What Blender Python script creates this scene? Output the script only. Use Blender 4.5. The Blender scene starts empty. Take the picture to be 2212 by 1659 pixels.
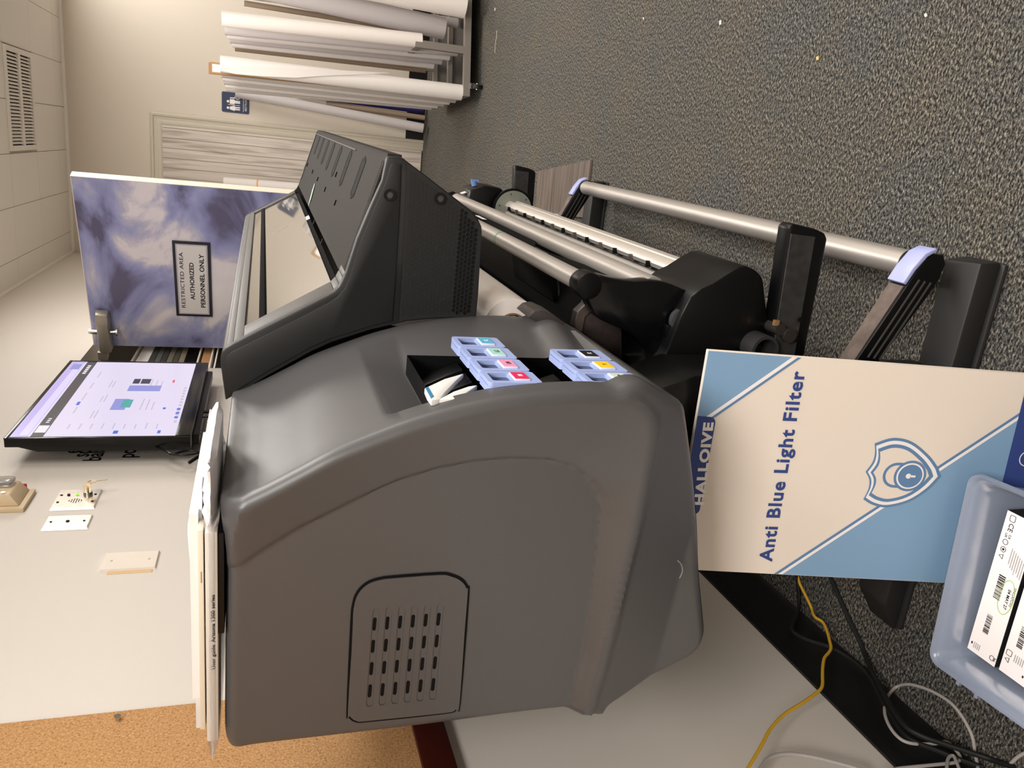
import bpy, bmesh, math, random
import numpy as np
from mathutils import Vector, Matrix
random.seed(7); rng = np.random.default_rng(7)
S = bpy.context.scene
C = S.collection
# ------------------------------------------------------------------ camera
H = 1.29                      # lens height above the carpet
F = 1700.0                    # focal length in pixels of the 2212 px wide frame
PITCH, YAW, ROLL = math.radians(17.732), math.radians(16.597), math.radians(-0.639)
PYAW = math.radians(-1.438)   # the printer stands slightly askew to the walls
fwd = Vector((-math.sin(YAW)*math.cos(PITCH), math.cos(YAW)*math.cos(PITCH), -math.sin(PITCH)))
r0 = Vector((math.cos(YAW), math.sin(YAW), 0)); d0 = fwd.cross(r0)
rt = r0*math.cos(ROLL) + d0*math.sin(ROLL)
dn = d0*math.cos(ROLL) - r0*math.sin(ROLL)
cam = bpy.data.cameras.new('camera'); cam.sensor_fit = 'HORIZONTAL'; cam.sensor_width = 36
cam.lens = 36*F/2212; cam.clip_start = 0.02; cam.clip_end = 60
co = bpy.data.objects.new('camera', cam); C.objects.link(co)
# the phone was held on its side: image right is world down, image up is world right
co.matrix_world = Matrix.Translation((0, 0, H)) @ Matrix((dn, rt, -fwd)).transposed().to_4x4()
S.camera = co
# ------------------------------------------------------------------ world, lamps, exposure
S.view_settings.view_transform = 'Standard'; S.view_settings.look = 'None'
S.view_settings.exposure = 0.0; S.view_settings.gamma = 1.0; S.view_settings.use_curve_mapping = False
wd = bpy.data.worlds.new('room_dark'); S.world = wd; wd.use_nodes = True
wd.node_tree.nodes['Background'].inputs[0].default_value = (0.9, 0.85, 0.8, 1)
wd.node_tree.nodes['Background'].inputs[1].default_value = 0.02
WARM = (1.0, 0.955, 0.905)
def area(name, loc, sx, sy, power, col=WARM, rot=(0, 0, 0)):
    l = bpy.data.lights.new(name, 'AREA'); l.shape = 'RECTANGLE'; l.size = sx; l.size_y = sy
    l.energy = power; l.color = col
    o = bpy.data.objects.new(name, l); o.location = loc; o.rotation_euler = rot; C.objects.link(o)
area('ceiling_lamp', (0.35, 4.2, 2.66), 0.6, 1.2, 46)
area('ceiling_lamp', (1.45, 6.1, 2.66), 0.6, 1.2, 33)
area('ceiling_lamp', (1.0, 1.3, 2.66), 0.6, 1.2, 58)
area('ceiling_lamp', (0.4, -0.8, 2.66), 0.6, 1.2, 84)
area('ceiling_lamp', (2.9, 2.9, 2.66), 0.6, 1.2, 66)

RZ = {'W': Matrix.Identity(3), 'P': Matrix.Rotation(PYAW, 3, 'Z')}
def ray(x, y, fr):
    d = rt*(829.5-y) + dn*(x-1106) + fwd*F
    return RZ[fr].transposed() @ d
def at(x, y, ax, val, fr='P'):
    """point of the plane axis=val seen at photo pixel x, y (frame coordinates)"""
    d = ray(x, y, fr); o = Vector((0, 0, H)); i = 'xyz'.index(ax)
    t = (val-o[i])/d[i]
    return o + d*t
def onpl(x, y, p0, n, fr='P'):
    d = ray(x, y, fr); o = Vector((0, 0, H))
    return o + d*((Vector(p0)-o).dot(n)/d.dot(n))
def XZ(pts, Y, fr='P'):
    r = []
    for q in pts:
        p = at(q[0], q[1], 'y', Y, fr); r.append((p.x, p.z))
    return r
# ------------------------------------------------------------------ materials
def lin(c):
    return tuple(((v/255)/12.92 if v/255 <= 0.04045 else ((v/255+0.055)/1.055)**2.4) for v in c) + (1,)
MATS = {}
def mat(name, col, rough=0.5, metal=0.0, spec=0.5, bump=0.0, bscale=300, var=0.0, vscale=20, trans=0, emit=None, estr=1, alpha=1, coat=0, ior=1.45, bdist=0.001):
    if name in MATS: return MATS[name]
    m = bpy.data.materials.new(name); m.use_nodes = True
    nt = m.node_tree; b = nt.nodes['Principled BSDF']
    b.inputs['Base Color'].default_value = lin(col); b.inputs['Roughness'].default_value = rough
    b.inputs['Metallic'].default_value = metal; b.inputs['Specular IOR Level'].default_value = spec
    b.inputs['Transmission Weight'].default_value = trans; b.inputs['IOR'].default_value = ior
    b.inputs['Coat Weight'].default_value = coat; b.inputs['Alpha'].default_value = alpha
    if emit: b.inputs['Emission Color'].default_value = lin(emit); b.inputs['Emission Strength'].default_value = estr
    if bump or var:
        tc = nt.nodes.new('ShaderNodeTexCoord')
    if bump:
        n = nt.nodes.new('ShaderNodeTexNoise'); n.inputs['Scale'].default_value = bscale; n.inputs['Detail'].default_value = 3
        nt.links.new(tc.outputs['Object'], n.inputs['Vector'])
        bp = nt.nodes.new('ShaderNodeBump'); bp.inputs['Strength'].default_value = bump; bp.inputs['Distance'].default_value = bdist
        nt.links.new(n.outputs['Fac'], bp.inputs['Height']); nt.links.new(bp.outputs['Normal'], b.inputs['Normal'])
    if var:
        n2 = nt.nodes.new('ShaderNodeTexNoise'); n2.inputs['Scale'].default_value = vscale; n2.inputs['Detail'].default_value = 4
        nt.links.new(tc.outputs['Object'], n2.inputs['Vector'])
        rp = nt.nodes.new('ShaderNodeValToRGB')
        c = lin(col)
        rp.color_ramp.elements[0].position = 0.3; rp.color_ramp.elements[1].position = 0.7
        rp.color_ramp.elements[0].color = tuple(v*(1-var) for v in c[:3]) + (1,)
        rp.color_ramp.elements[1].color = tuple(min(1, v*(1+var)) for v in c[:3]) + (1,)
        nt.links.new(n2.outputs['Fac'], rp.inputs['Fac']); nt.links.new(rp.outputs['Color'], b.inputs['Base Color'])
    MATS[name] = m
    return m
def nodes_of(m): return m.node_tree.nodes, m.node_tree.links, m.node_tree.nodes['Principled BSDF']
def ramp(nt, stops):
    r = nt.new('ShaderNodeValToRGB')
    while len(r.color_ramp.elements) < len(stops): r.color_ramp.elements.new(0.5)
    for e, (p, c) in zip(r.color_ramp.elements, stops): e.position = p; e.color = lin(c)
    return r
def carpet_mat():
    m = mat('carpet', (70, 70, 66), 0.95, spec=0.1); N, L, b = nodes_of(m)
    tc = N.new('ShaderNodeTexCoord')
    mp = N.new('ShaderNodeMapping'); mp.inputs['Scale'].default_value = (1.0, 2.1, 1); mp.inputs['Rotation'].default_value = (0, 0, 0.35)
    L.new(tc.outputs['Object'], mp.inputs['Vector'])
    n = N.new('ShaderNodeTexNoise'); n.inputs['Scale'].default_value = 115; n.inputs['Detail'].default_value = 6; n.inputs['Roughness'].default_value = 0.75
    L.new(mp.outputs['Vector'], n.inputs['Vector'])
    r = ramp(N, [(0.38, (22, 22, 23)), (0.47, (66, 66, 65)), (0.54, (118, 114, 108)), (0.66, (200, 192, 176))])
    L.new(n.outputs['Fac'], r.inputs['Fac'])
    n2 = N.new('ShaderNodeTexNoise'); n2.inputs['Scale'].default_value = 4; n2.inputs['Detail'].default_value = 6
    L.new(tc.outputs['Object'], n2.inputs['Vector'])
    r2 = ramp(N, [(0.35, (234, 238, 242)), (0.65, (250, 245, 237))])
    L.new(n2.outputs['Fac'], r2.inputs['Fac'])
    mx = N.new('ShaderNodeMix'); mx.data_type = 'RGBA'; mx.blend_type = 'MULTIPLY'; mx.inputs['Factor'].default_value = 1
    L.new(r.outputs['Color'], mx.inputs[6]); L.new(r2.outputs['Color'], mx.inputs[7]); L.new(mx.outputs[2], b.inputs['Base Color'])
    bp = N.new('ShaderNodeBump'); bp.inputs['Strength'].default_value = 1.0; bp.inputs['Distance'].default_value = 0.004
    L.new(n.outputs['Fac'], bp.inputs['Height']); L.new(bp.outputs['Normal'], b.inputs['Normal'])
    return m
def cork_mat():
    m = mat('cork', (190, 130, 70), 0.85, spec=0.2); N, L, b = nodes_of(m)
    tc = N.new('ShaderNodeTexCoord')
    n = N.new('ShaderNodeTexNoise'); n.inputs['Scale'].default_value = 260; n.inputs['Detail'].default_value = 4; n.inputs['Roughness'].default_value = 0.7
    L.new(tc.outputs['Object'], n.inputs['Vector'])
    r = ramp(N, [(0.3, (132, 92, 58)), (0.44, (184, 138, 92)), (0.58, (200, 156, 108)), (0.72, (218, 180, 132))])
    L.new(n.outputs['Fac'], r.inputs['Fac']); L.new(r.outputs['Color'], b.inputs['Base Color'])
    bp = N.new('ShaderNodeBump'); bp.inputs['Strength'].default_value = 0.5; bp.inputs['Distance'].default_value = 0.0015
    L.new(n.outputs['Fac'], bp.inputs['Height']); L.new(bp.outputs['Normal'], b.inputs['Normal'])
    return m
def wood_mat(name, a, c, d, scale=(60, 60, 2.5), rough=0.55):
    m = mat(name, a, rough); N, L, b = nodes_of(m)
    tc = N.new('ShaderNodeTexCoord'); mp = N.new('ShaderNodeMapping'); mp.inputs['Scale'].default_value = scale
    L.new(tc.outputs['Object'], mp.inputs['Vector'])
    n = N.new('ShaderNodeTexNoise'); n.inputs['Scale'].default_value = 1; n.inputs['Detail'].default_value = 6; n.inputs['Distortion'].default_value = 0.6
    L.new(mp.outputs['Vector'], n.inputs['Vector'])
    r = ramp(N, [(0.3, a), (0.5, c), (0.7, d)])
    L.new(n.outputs['Fac'], r.inputs['Fac']); L.new(r.outputs['Color'], b.inputs['Base Color'])
    return m
def cloud_mat():
    m = mat('printed_sky', (110, 110, 160), 0.35, spec=0.4); N, L, b = nodes_of(m)
    tc = N.new('ShaderNodeTexCoord')
    mp = N.new('ShaderNodeMapping'); mp.inputs['Scale'].default_value = (2.2, 2.2, 3.0); mp.inputs['Location'].default_value = (0.35, 0, 0.1)
    L.new(tc.outputs['Object'], mp.inputs['Vector'])
    n = N.new('ShaderNodeTexNoise'); n.inputs['Scale'].default_value = 1.25; n.inputs['Detail'].default_value = 9; n.inputs['Roughness'].default_value = 0.52; n.inputs['Distortion'].default_value = 0.5
    L.new(mp.outputs['Vector'], n.inputs['Vector'])
    r = ramp(N, [(0.34, (106, 102, 130)), (0.41, (148, 150, 196)), (0.48, (172, 176, 218)), (0.52, (200, 198, 220)), (0.57, (242, 234, 238)), (0.75, (250, 246, 246))])
    L.new(n.outputs['Fac'], r.inputs['Fac']); L.new(r.outputs['Color'], b.inputs['Base Color'])
    return m
M = dict(
 wall=mat('wall_paint', (222, 215, 206), 0.6, spec=0.3, bump=0.15, bscale=120),
 wallback=mat('wall_paint_cream', (216, 206, 192), 0.6, spec=0.3, bump=0.15, bscale=120),
 ceil=mat('ceiling_tile', (238, 232, 224), 0.8, spec=0.2, bump=0.2, bscale=90),
 groove=mat('tile_groove', (220, 212, 202), 0.9),
 base=mat('black_vinyl', (24, 23, 24), 0.35),
 trim=mat('door_casing', (206, 198, 182), 0.45),
 grey=mat('printer_grey', (74, 73, 74), 0.40, spec=0.85, bump=0.3, bscale=1300, bdist=0.0003),
 char=mat('charcoal_plastic', (33, 33, 33), 0.5, spec=0.4, bump=0.2, bscale=1500, bdist=0.0002),
 charh=mat('charcoal_mesh', (28, 28, 28), 0.5),
 blk=mat('black_plastic', (6, 6, 7), 0.36, spec=0.35),
 blkg=mat('black_gloss', (9, 9, 11), 0.2, spec=0.4),
 void=mat('inner_black', (6, 6, 7), 0.7, spec=0.2),
 metal=mat('brushed_cover', (84, 82, 80), 0.5, metal=0.35),
 alu=mat('aluminium', (196, 190, 184), 0.42, metal=0.7),
 alud=mat('dull_steel', (120, 108, 102), 0.42, metal=0.7, var=0.25, vscale=40),
 matte=mat('matte_black', (10, 10, 10), 0.85, spec=0.1),
 shelf=mat('shelf_sheet', (46, 42, 39), 0.75, spec=0.2, bump=0.2, bscale=900),
 slot=mat('perforation', (24, 23, 22), 0.8, spec=0.15),
 lav=mat('periwinkle_plastic', (158, 174, 222), 0.38, spec=0.5),
 lav2=mat('lavender_plastic', (172, 178, 228), 0.35),
 white=mat('white_paper', (236, 232, 232), 0.5, spec=0.3),
 cream=mat('cream_card', (226, 215, 203), 0.6, spec=0.3),
 blue=mat('steel_blue_ink', (126, 160, 192), 0.55, spec=0.3),
 blued=mat('slate_blue_ink', (96, 130, 168), 0.55, spec=0.3),
 navy=mat('navy_ink', (52, 70, 130), 0.55, spec=0.3),
 ink=mat('black_ink', (28, 28, 30), 0.7, spec=0.2),
 inkg=mat('grey_ink', (120, 118, 120), 0.7, spec=0.2),
 bin=mat('bin_plastic', (158, 170, 192), 0.25, trans=0.35, alpha=0.92),
 brown=mat('mahogany', (72, 22, 10), 0.45),
 signb=mat('sign_blue', (44, 52, 84), 0.4),
 signw=mat('sign_white', (238, 234, 230), 0.4),
 chrome=mat('chrome', (200, 200, 198), 0.15, metal=1),
 steelp=mat('stainless_plate', (206, 196, 184), 0.25, metal=0.85, var=0.1, vscale=60),
 beige=mat('beige_plastic', (222, 200, 164), 0.5),
 tan=mat('tan_paint', (226, 192, 146), 0.7),
 card=mat('brown_cardboard', (164, 122, 80), 0.8),
 yel=mat('yellow_cable', (226, 178, 52), 0.45),
 gcab=mat('grey_cable', (172, 166, 162), 0.5),
 roll=mat('roll_paper', (232, 226, 222), 0.55, spec=0.3),
 rollg=mat('roll_film', (196, 190, 190), 0.4, spec=0.5),
 rollw=mat('roll_vinyl', (240, 232, 226), 0.35, spec=0.5),
 rolln=mat('roll_navy', (34, 28, 92), 0.4),
 rollb=mat('roll_kraft', (140, 122, 104), 0.7),
 cartm=mat('cart_steel', (136, 129, 122), 0.45, metal=0.2),
 olive=mat('olive_plate', (48, 50, 44), 0.45, metal=0.4),
 rubber=mat('rubber', (20, 20, 20), 0.6),
 plasticw=mat('clear_wrap', (236, 236, 240), 0.12, trans=0.75, alpha=0.55),
 disc=mat('disc_plastic', (140, 144, 134), 0.45, metal=0.3),
 glass=mat('painted_reflection_glass', (120, 116, 109), 0.05, metal=0.0, spec=0.9, coat=1.0),  # grey-beige base colour stands in for the room reflected in the glass
 mint=mat('mint_paper', (176, 208, 184), 0.5),
)
M['carpet'] = carpet_mat(); M['cork'] = cork_mat(); M['sky'] = cloud_mat()
M['plank'] = wood_mat('white_plank', (172, 160, 150), (208, 198, 188), (224, 214, 204), (34, 34, 2.2))
M['floorwood'] = wood_mat('grey_oak', (74, 64, 59), (98, 87, 79), (120, 107, 97), (3, 60, 3))
# ------------------------------------------------------------------ mesh collecting
class MB:
    def __init__(s): s.v = []; s.f = []; s.m = []; s.mi = 0
    def add(s, vs, fs, mi=None):
        o = len(s.v); s.v += [Vector(v) for v in vs]; s.f += [tuple(i+o for i in f) for f in fs]
        s.m += [s.mi if mi is None else mi]*len(fs); return s
    def box(s, a, b, mi=None):
        x0, y0, z0 = a; x1, y1, z1 = b
        return s.hexa([(x0, y0, z0), (x1, y0, z0), (x1, y1, z0), (x0, y1, z0)], [(x0, y0, z1), (x1, y0, z1), (x1, y1, z1), (x0, y1, z1)], mi)
    def hexa(s, lo, hi, mi=None):
        n = len(lo)
        return s.add(list(lo)+list(hi), [tuple(range(n-1, -1, -1)), tuple(range(n, 2*n))] + [(i, (i+1) % n, n+(i+1) % n, n+i) for i in range(n)], mi)
    def obox(s, c, ax, ay, az, mi=None):
        """box centred at c with half-extent vectors"""
        c, ax, ay, az = map(Vector, (c, ax, ay, az))
        return s.hexa([c-ax-ay-az, c+ax-ay-az, c+ax+ay-az, c-ax+ay-az], [c-ax-ay+az, c+ax-ay+az, c+ax+ay+az, c-ax+ay+az], mi)
    def prism(s, poly, y0, y1, mi=None):
        """poly in (x, z), extruded along y"""
        return s.hexa([(x, y0, z) for x, z in poly], [(x, y1, z) for x, z in poly], mi)
    def cyl(s, a, b, r, r1=None, n=24, mi=None, caps=True):
        a, b = Vector(a), Vector(b); d = (b-a).normalized(); r1 = r if r1 is None else r1
        u = d.orthogonal().normalized(); w = d.cross(u)
        R = [u*math.cos(2*math.pi*i/n) + w*math.sin(2*math.pi*i/n) for i in range(n)]
        vs = [a+q*r for q in R] + [b+q*r1 for q in R]
        fs = [(i, (i+1) % n, n+(i+1) % n, n+i) for i in range(n)]
        if caps: fs += [tuple(range(n-1, -1, -1)), tuple(range(n, 2*n))]
        return s.add(vs, fs, mi)
    def tube(s, a, b, r, ri, n=28, mi=None):
        a, b = Vector(a), Vector(b); d = (b-a).normalized()
        u = d.orthogonal().normalized(); w = d.cross(u)
        R = [u*math.cos(2*math.pi*i/n) + w*math.sin(2*math.pi*i/n) for i in range(n)]
        vs = [a+q*r for q in R] + [b+q*r for q in R] + [a+q*ri for q in R] + [b+q*ri for q in R]
        fs = []
        for i in range(n):
            j = (i+1) % n
            fs += [(i, j, n+j, n+i), (2*n+j, 2*n+i, 3*n+i, 3*n+j), (j, i, 2*n+i, 2*n+j), (n+i, n+j, 3*n+j, 3*n+i)]
        return s.add(vs, fs, mi)
    def sweep(s, pts, r, n=8, mi=None, sub=6):
        P = smooth(pts, sub) if sub else [Vector(p) for p in pts]
        k = len(P); vs = []; u = None
        for i, p in enumerate(P):
            t = (P[min(i+1, k-1)]-P[max(i-1, 0)])
            t = t.normalized() if t.length > 1e-9 else Vector((0, 0, 1))
            u = t.orthogonal().normalized() if u is None else (u - t*u.dot(t)).normalized()
            w = t.cross(u)
            vs += [p + (u*math.cos(2*math.pi*j/n)+w*math.sin(2*math.pi*j/n))*r for j in range(n)]
        fs = [(i*n+j, i*n+(j+1) % n, (i+1)*n+(j+1) % n, (i+1)*n+j) for i in range(k-1) for j in range(n)]
        fs += [tuple(range(n-1, -1, -1)), tuple(range((k-1)*n, k*n))]
        return s.add(vs, fs, mi)
    def place(s, vf, o, U, V, N, mi=None):
        """add a flat mesh (from fill2d/text) at o spanned by U, V with thickness along N"""
        o, U, V, N = map(Vector, (o, U, V, N))
        return s.add([o+U*v[0]+V*v[1]+N*v[2] for v in vf[0]], vf[1], mi)
    def build(s, name, mats, parent=None, fr='P', bevel=0, segs=2, smooth_deg=35, loc=None, tagd=None):
        mats = mats if isinstance(mats, (list, tuple)) else [mats]
        me = bpy.data.meshes.new(name)
        if parent is not None: off = Vector(parent['_loc']); fr = parent['_fr']
        else: off = Vector(loc) if loc is not None else s.base()
        me.from_pydata([tuple(v-off) for v in s.v], [], s.f); me.update()
        for q in mats: me.materials.append(M[q] if isinstance(q, str) else q)
        for p, i in zip(me.polygons, s.m): p.material_index = i
        bm = bmesh.new(); bm.from_mesh(me); bmesh.ops.recalc_face_normals(bm, faces=bm.faces)
        if bevel:
            es = [e for e in bm.edges if len(e.link_faces) == 2 and e.calc_face_angle(0) > 0.5]
            if es: bmesh.ops.bevel(bm, geom=es, offset=bevel, segments=segs, profile=0.5, affect='EDGES', clamp_overlap=True)
        bm.to_mesh(me); bm.free()
        me.polygons.foreach_set('use_smooth', [True]*len(me.polygons))
        me.set_sharp_from_angle(angle=math.radians(smooth_deg))
        o = bpy.data.objects.new(name, me); C.objects.link(o)
        if parent is not None:
            o.parent = parent
        else:
            o.location = RZ[fr] @ off; o.rotation_euler = (0, 0, PYAW if fr == 'P' else 0)
        o['_loc'] = tuple(off); o['_fr'] = fr
        if tagd: tag(o, *tagd)
        return o
    def base(s):
        xs = [v.x for v in s.v]; ys = [v.y for v in s.v]; zs = [v.z for v in s.v]
        return Vector(((min(xs)+max(xs))/2, (min(ys)+max(ys))/2, min(zs)))
def smooth(pts, sub, closed=False):
    P = [Vector(p) for p in pts]; n = len(P); out = []
    for i in range(n if closed else n-1):
        if closed: p0, p1, p2, p3 = P[i-1], P[i], P[(i+1) % n], P[(i+2) % n]
        else: p0, p1, p2, p3 = P[max(i-1, 0)], P[i], P[i+1], P[min(i+2, n-1)]
        for k in range(sub):
            t = k/sub
            out.append(0.5*((2*p1)+(p2-p0)*t+(2*p0-5*p1+4*p2-p3)*t*t+(3*p1-p0-3*p2+p3)*t**3))
    if not closed: out.append(P[-1])
    return out
def fill2d(loops, depth, closed_pts=True):
    cu = bpy.data.curves.new('tmp', 'CURVE'); cu.dimensions = '2D'; cu.fill_mode = 'BOTH'; cu.extrude = depth/2
    for lp in loops:
        sp = cu.splines.new('POLY'); sp.points.add(len(lp)-1)
        for p, q in zip(sp.points, lp): p.co = (q[0], q[1], 0, 1)
        sp.use_cyclic_u = True
    return _conv(cu, depth)
def text2d(txt, size, depth=0.0004, align='LEFT', bold=0.0, space=1.0, sx=1.0):
    cu = bpy.data.curves.new('tmp', 'FONT'); cu.body = txt; cu.size = size; cu.extrude = depth/2
    cu.align_x = align; cu.align_y = 'BOTTOM_BASELINE'; cu.offset = bold*size; cu.space_character = space; cu.resolution_u = 3
    v, f = _conv(cu, depth)
    return [(p[0]*sx, p[1], p[2]) for p in v], f
def _conv(cu, depth):
    o = bpy.data.objects.new('tmp', cu); C.objects.link(o)
    dg = bpy.context.evaluated_depsgraph_get(); me = bpy.data.meshes.new_from_object(o.evaluated_get(dg))
    v = [(p.co.x, p.co.y, p.co.z+depth/2) for p in me.vertices]; f = [tuple(p.vertices) for p in me.polygons]
    bpy.data.objects.remove(o); bpy.data.curves.remove(cu); bpy.data.meshes.remove(me)
    return v, f
def rrect(w, h, r, n=6, cx=0, cy=0):
    out = []
    for sx, sy, a0 in ((1, 1, 0), (-1, 1, 90), (-1, -1, 180), (1, -1, 270)):
        for k in range(n+1):
            a = math.radians(a0+90*k/n); out.append((cx+sx*(w/2-r)+r*math.cos(a), cy+sy*(h/2-r)+r*math.sin(a)))
    return out
def circ(r, n=24, cx=0, cy=0, a0=0):
    return [(cx+r*math.cos(a0+2*math.pi*i/n), cy+r*math.sin(a0+2*math.pi*i/n)) for i in range(n)]
def tag(o, label, cat, group=None):
    o['label'] = label; o['category'] = cat
    if group: o['group'] = group
    return o
def thing(name, label, cat, loc, fr='P', group=None):
    o = bpy.data.objects.new(name, None); o.empty_display_size = 0.05; C.objects.link(o)
    o.location = RZ[fr] @ Vector(loc); o.rotation_euler = (0, 0, PYAW if fr == 'P' else 0)
    o['_loc'] = tuple(loc); o['_fr'] = fr
    return tag(o, label, cat, group)
def struct(o, label=None):
    o['kind'] = 'structure'
    if label: o['label'] = label
    return o
# ------------------------------------------------------------------ the room (wall frame)
WX, BY, CH = -1.02, 6.9, 2.70
RX, NY = 3.6, -2.6
struct(MB().box((WX-1.0, NY-.1, -.1), (RX+.1, BY+.1, 0)).build('floor', 'carpet', fr='W', loc=(0, 0, 0)), 'dark grey flecked carpet')
OY0, OY1, OZ = 3.62, 4.85, 2.04
b = MB()
b.box((WX-.12, NY-.1, 0), (WX, OY0, CH)); b.box((WX-.12, OY1, 0), (WX, BY, CH)); b.box((WX-.12, OY0, OZ), (WX, OY1, CH))
struct(b.build('wall_left', 'wall', fr='W'), 'pale painted wall carrying the screen and the cork board')
struct(MB().box((WX-.12, BY, 0), (RX+.1, BY+.12, CH)).build('wall_back', 'wallback', fr='W'), 'cream painted end wall with a door')
struct(MB().box((RX, NY-.1, 0), (RX+.1, BY, CH)).build('wall_right', 'wall', fr='W'))
struct(MB().box((WX-.12, NY-.1, 0), (RX, NY, CH)).build('wall_front', 'wall', fr='W'))
# closet behind the open door
b = MB(); b.box((WX-.75, OY0-.25, 0), (WX-.72, OY1+.8, CH)); b.box((WX-.72, OY0-.25, 0), (WX-.12, OY0-.22, CH)); b.box((WX-.72, OY1+.77, 0), (WX-.12, OY1+.8, CH))
struct(b.build('wall_closet', 'wall', fr='W'))
# ceiling: slab plus tiles with fine joints
struct(MB().box((WX-1.0, NY-.1, CH+.012), (RX+.1, BY+.12, CH+.1)).build('ceiling', 'groove', fr='W'), 'tiled ceiling')
x0g, y0g, T = 0.36, 5.44, 0.61
b = MB()
xs = [x0g + T/2*k for k in range(-6, 12)]; ys = [y0g+T*k for k in range(-14, 4)]
VX0, VX1, VY0, VY1 = -0.235, 0.352, 5.44, 6.02
for i in range(len(xs)-1):
    for j in range(len(ys)-1):
        a0, a1 = max(xs[i], WX), min(xs[i+1], RX); c0, c1 = max(ys[j], NY), min(ys[j+1], BY)
        if a1-a0 < .02 or c1-c0 < .02: continue
        if a0 > VX0-.2 and a1 < VX1+.2 and c0 > VY0-.2 and c1 < VY1+.2: continue
        g = 0.0016
        b.box((a0+g, c0+g, CH), (a1-g, c1-g, CH+.011))
struct(b.build('trim_4', 'ceil', fr='W', loc=(0, 0, CH)), 'off-white ceiling tiles')
b = MB().box((WX, 4.0, CH-.02), (WX+.012, BY, CH)); b.box((WX, NY, CH-.02), (WX+.012, 4.0, CH))
struct(b.build('trim_1', 'ceil', fr='W'), 'ceiling angle along the left wall')
struct(MB().box((WX, BY-.012, CH-.02), (RX, BY, CH)).build('trim_2', 'ceil', fr='W'), 'ceiling angle along the end wall')
# baseboards
b = MB().prism([(WX, 0), (WX+.014, 0), (WX+.006, .02), (WX+.006, .15), (WX, .15)], NY, OY0)
b.prism([(WX, 0), (WX+.014, 0), (WX+.006, .02), (WX+.006, .15), (WX, .15)], OY1, BY)
struct(b.build('baseboard_left', 'base', fr='W'), 'black vinyl cove base')
DX0, DX1, DZ = -0.86, 0.0, 2.03
b = MB().box((0.085, BY-.008, 0), (RX, BY, .15)); b.box((WX, BY-.008, 0), (DX0-.085, BY, .15))
struct(b.build('baseboard_back', 'base', fr='W'), 'black vinyl cove base')
# end-wall door: white plank leaf in a moulded casing
b = MB().box((DX0, BY-.03, .012), (DX1, BY-.004, DZ))
dr = b.build('door_1', 'plank', fr='W'); struct(dr, 'white wood-look plank door in a cream casing')
g = MB()
for k in range(8):
    x = DX1-.012-.004 - k*.0775
    if k == 0: x = DX1-.018
    else: x = DX1-.018-.075*k
    g.box((x-.0022, BY-.0312, .015), (x+.0022, BY-.0298, DZ-.003))
g.build('plank_joint', mat('joint_grey', (150, 138, 128), .8), dr)
b = MB()
prof = [(0, 0), (0, .012), (.012, .02), (.03, .02), (.036, .014), (.06, .016), (.066, .024), (.08, .026), (.086, .018), (.09, 0)]
def casing(b, p0, p1, out, up=False):
    """moulded strip between p0 and p1 (x,z); out = direction away from the opening"""
    vs = []
    for (px, pz), e in ((p0, 0), (p1, 1)):
        for d, h in prof:
            vs.append((px+out[0]*d*(1 if e == 0 or True else 1), BY-h-.004, pz+out[1]*d))
    n = len(prof)
    b.add(vs, [(i, i+1, n+i+1, n+i) for i in range(n-1)])
# mitred frame: three runs
def run(b, pts):
    n = len(prof); vs = []
    for d, h in prof:
        for (px, pz, ox, oz) in pts: vs.append((px+ox*d, BY-h-.004, pz+oz*d))
    m = len(pts)
    b.add(vs, [(i*m+j, i*m+j+1, (i+1)*m+j+1, (i+1)*m+j) for i in range(n-1) for j in range(m-1)])
run(b, [(DX0, 0, -1, 0), (DX0, DZ, -1, 1), (DX1, DZ, 1, 1), (DX1, 0, 1, 0)])
b.box((DX1, BY-.06+.05, 0), (DX1+.088, BY-.002, .02))
struct(b.build('trim_3', 'trim', fr='W'), 'cream moulded casing of the plank door')
# ceiling return-air grille
v = thing('ceiling_vent', 'square off-white louvred air grille set in the ceiling tiles', 'vent', ((VX0+VX1)/2, (VY0+VY1)/2, CH), 'W')
b = MB(); z0, z1 = CH-.012, CH+.004
b.box((VX0, VY0, z0), (VX1, VY0+.03, z1)); b.box((VX0, VY1-.03, z0), (VX1, VY1, z1))
b.box((VX0, VY0+.03, z0), (VX0+.03, VY1-.03, z1)); b.box((VX1-.03, VY0+.03, z0), (VX1, VY1-.03, z1))
b.box((VX0+.03, (VY0+VY1)/2-.018, z0), (VX1-.03, (VY0+VY1)/2+.018, z1))
b.build('frame', 'ceil', v, bevel=.002)
b = MB(); N = 26
for hs in (0, 1):
    ya, yb = (VY0+.03, (VY0+VY1)/2-.018) if hs == 0 else ((VY0+VY1)/2+.018, VY1-.03)
    for k in range(N):
        x = VX0+.035+(VX1-VX0-.07)*(k+.5)/N
        b.obox((x, (ya+yb)/2, CH-.002), (.0062, 0, .004), (0, (yb-ya)/2, 0), (-.0008, 0, .0012))
b.build('louvre', 'ceil', v)
MB().box((VX0+.01, VY0+.01, CH+.0105), (VX1-.01, VY1-.01, CH+.0115)).build('backing', mat('duct_dark', (34, 27, 20), .9), v)
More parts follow.
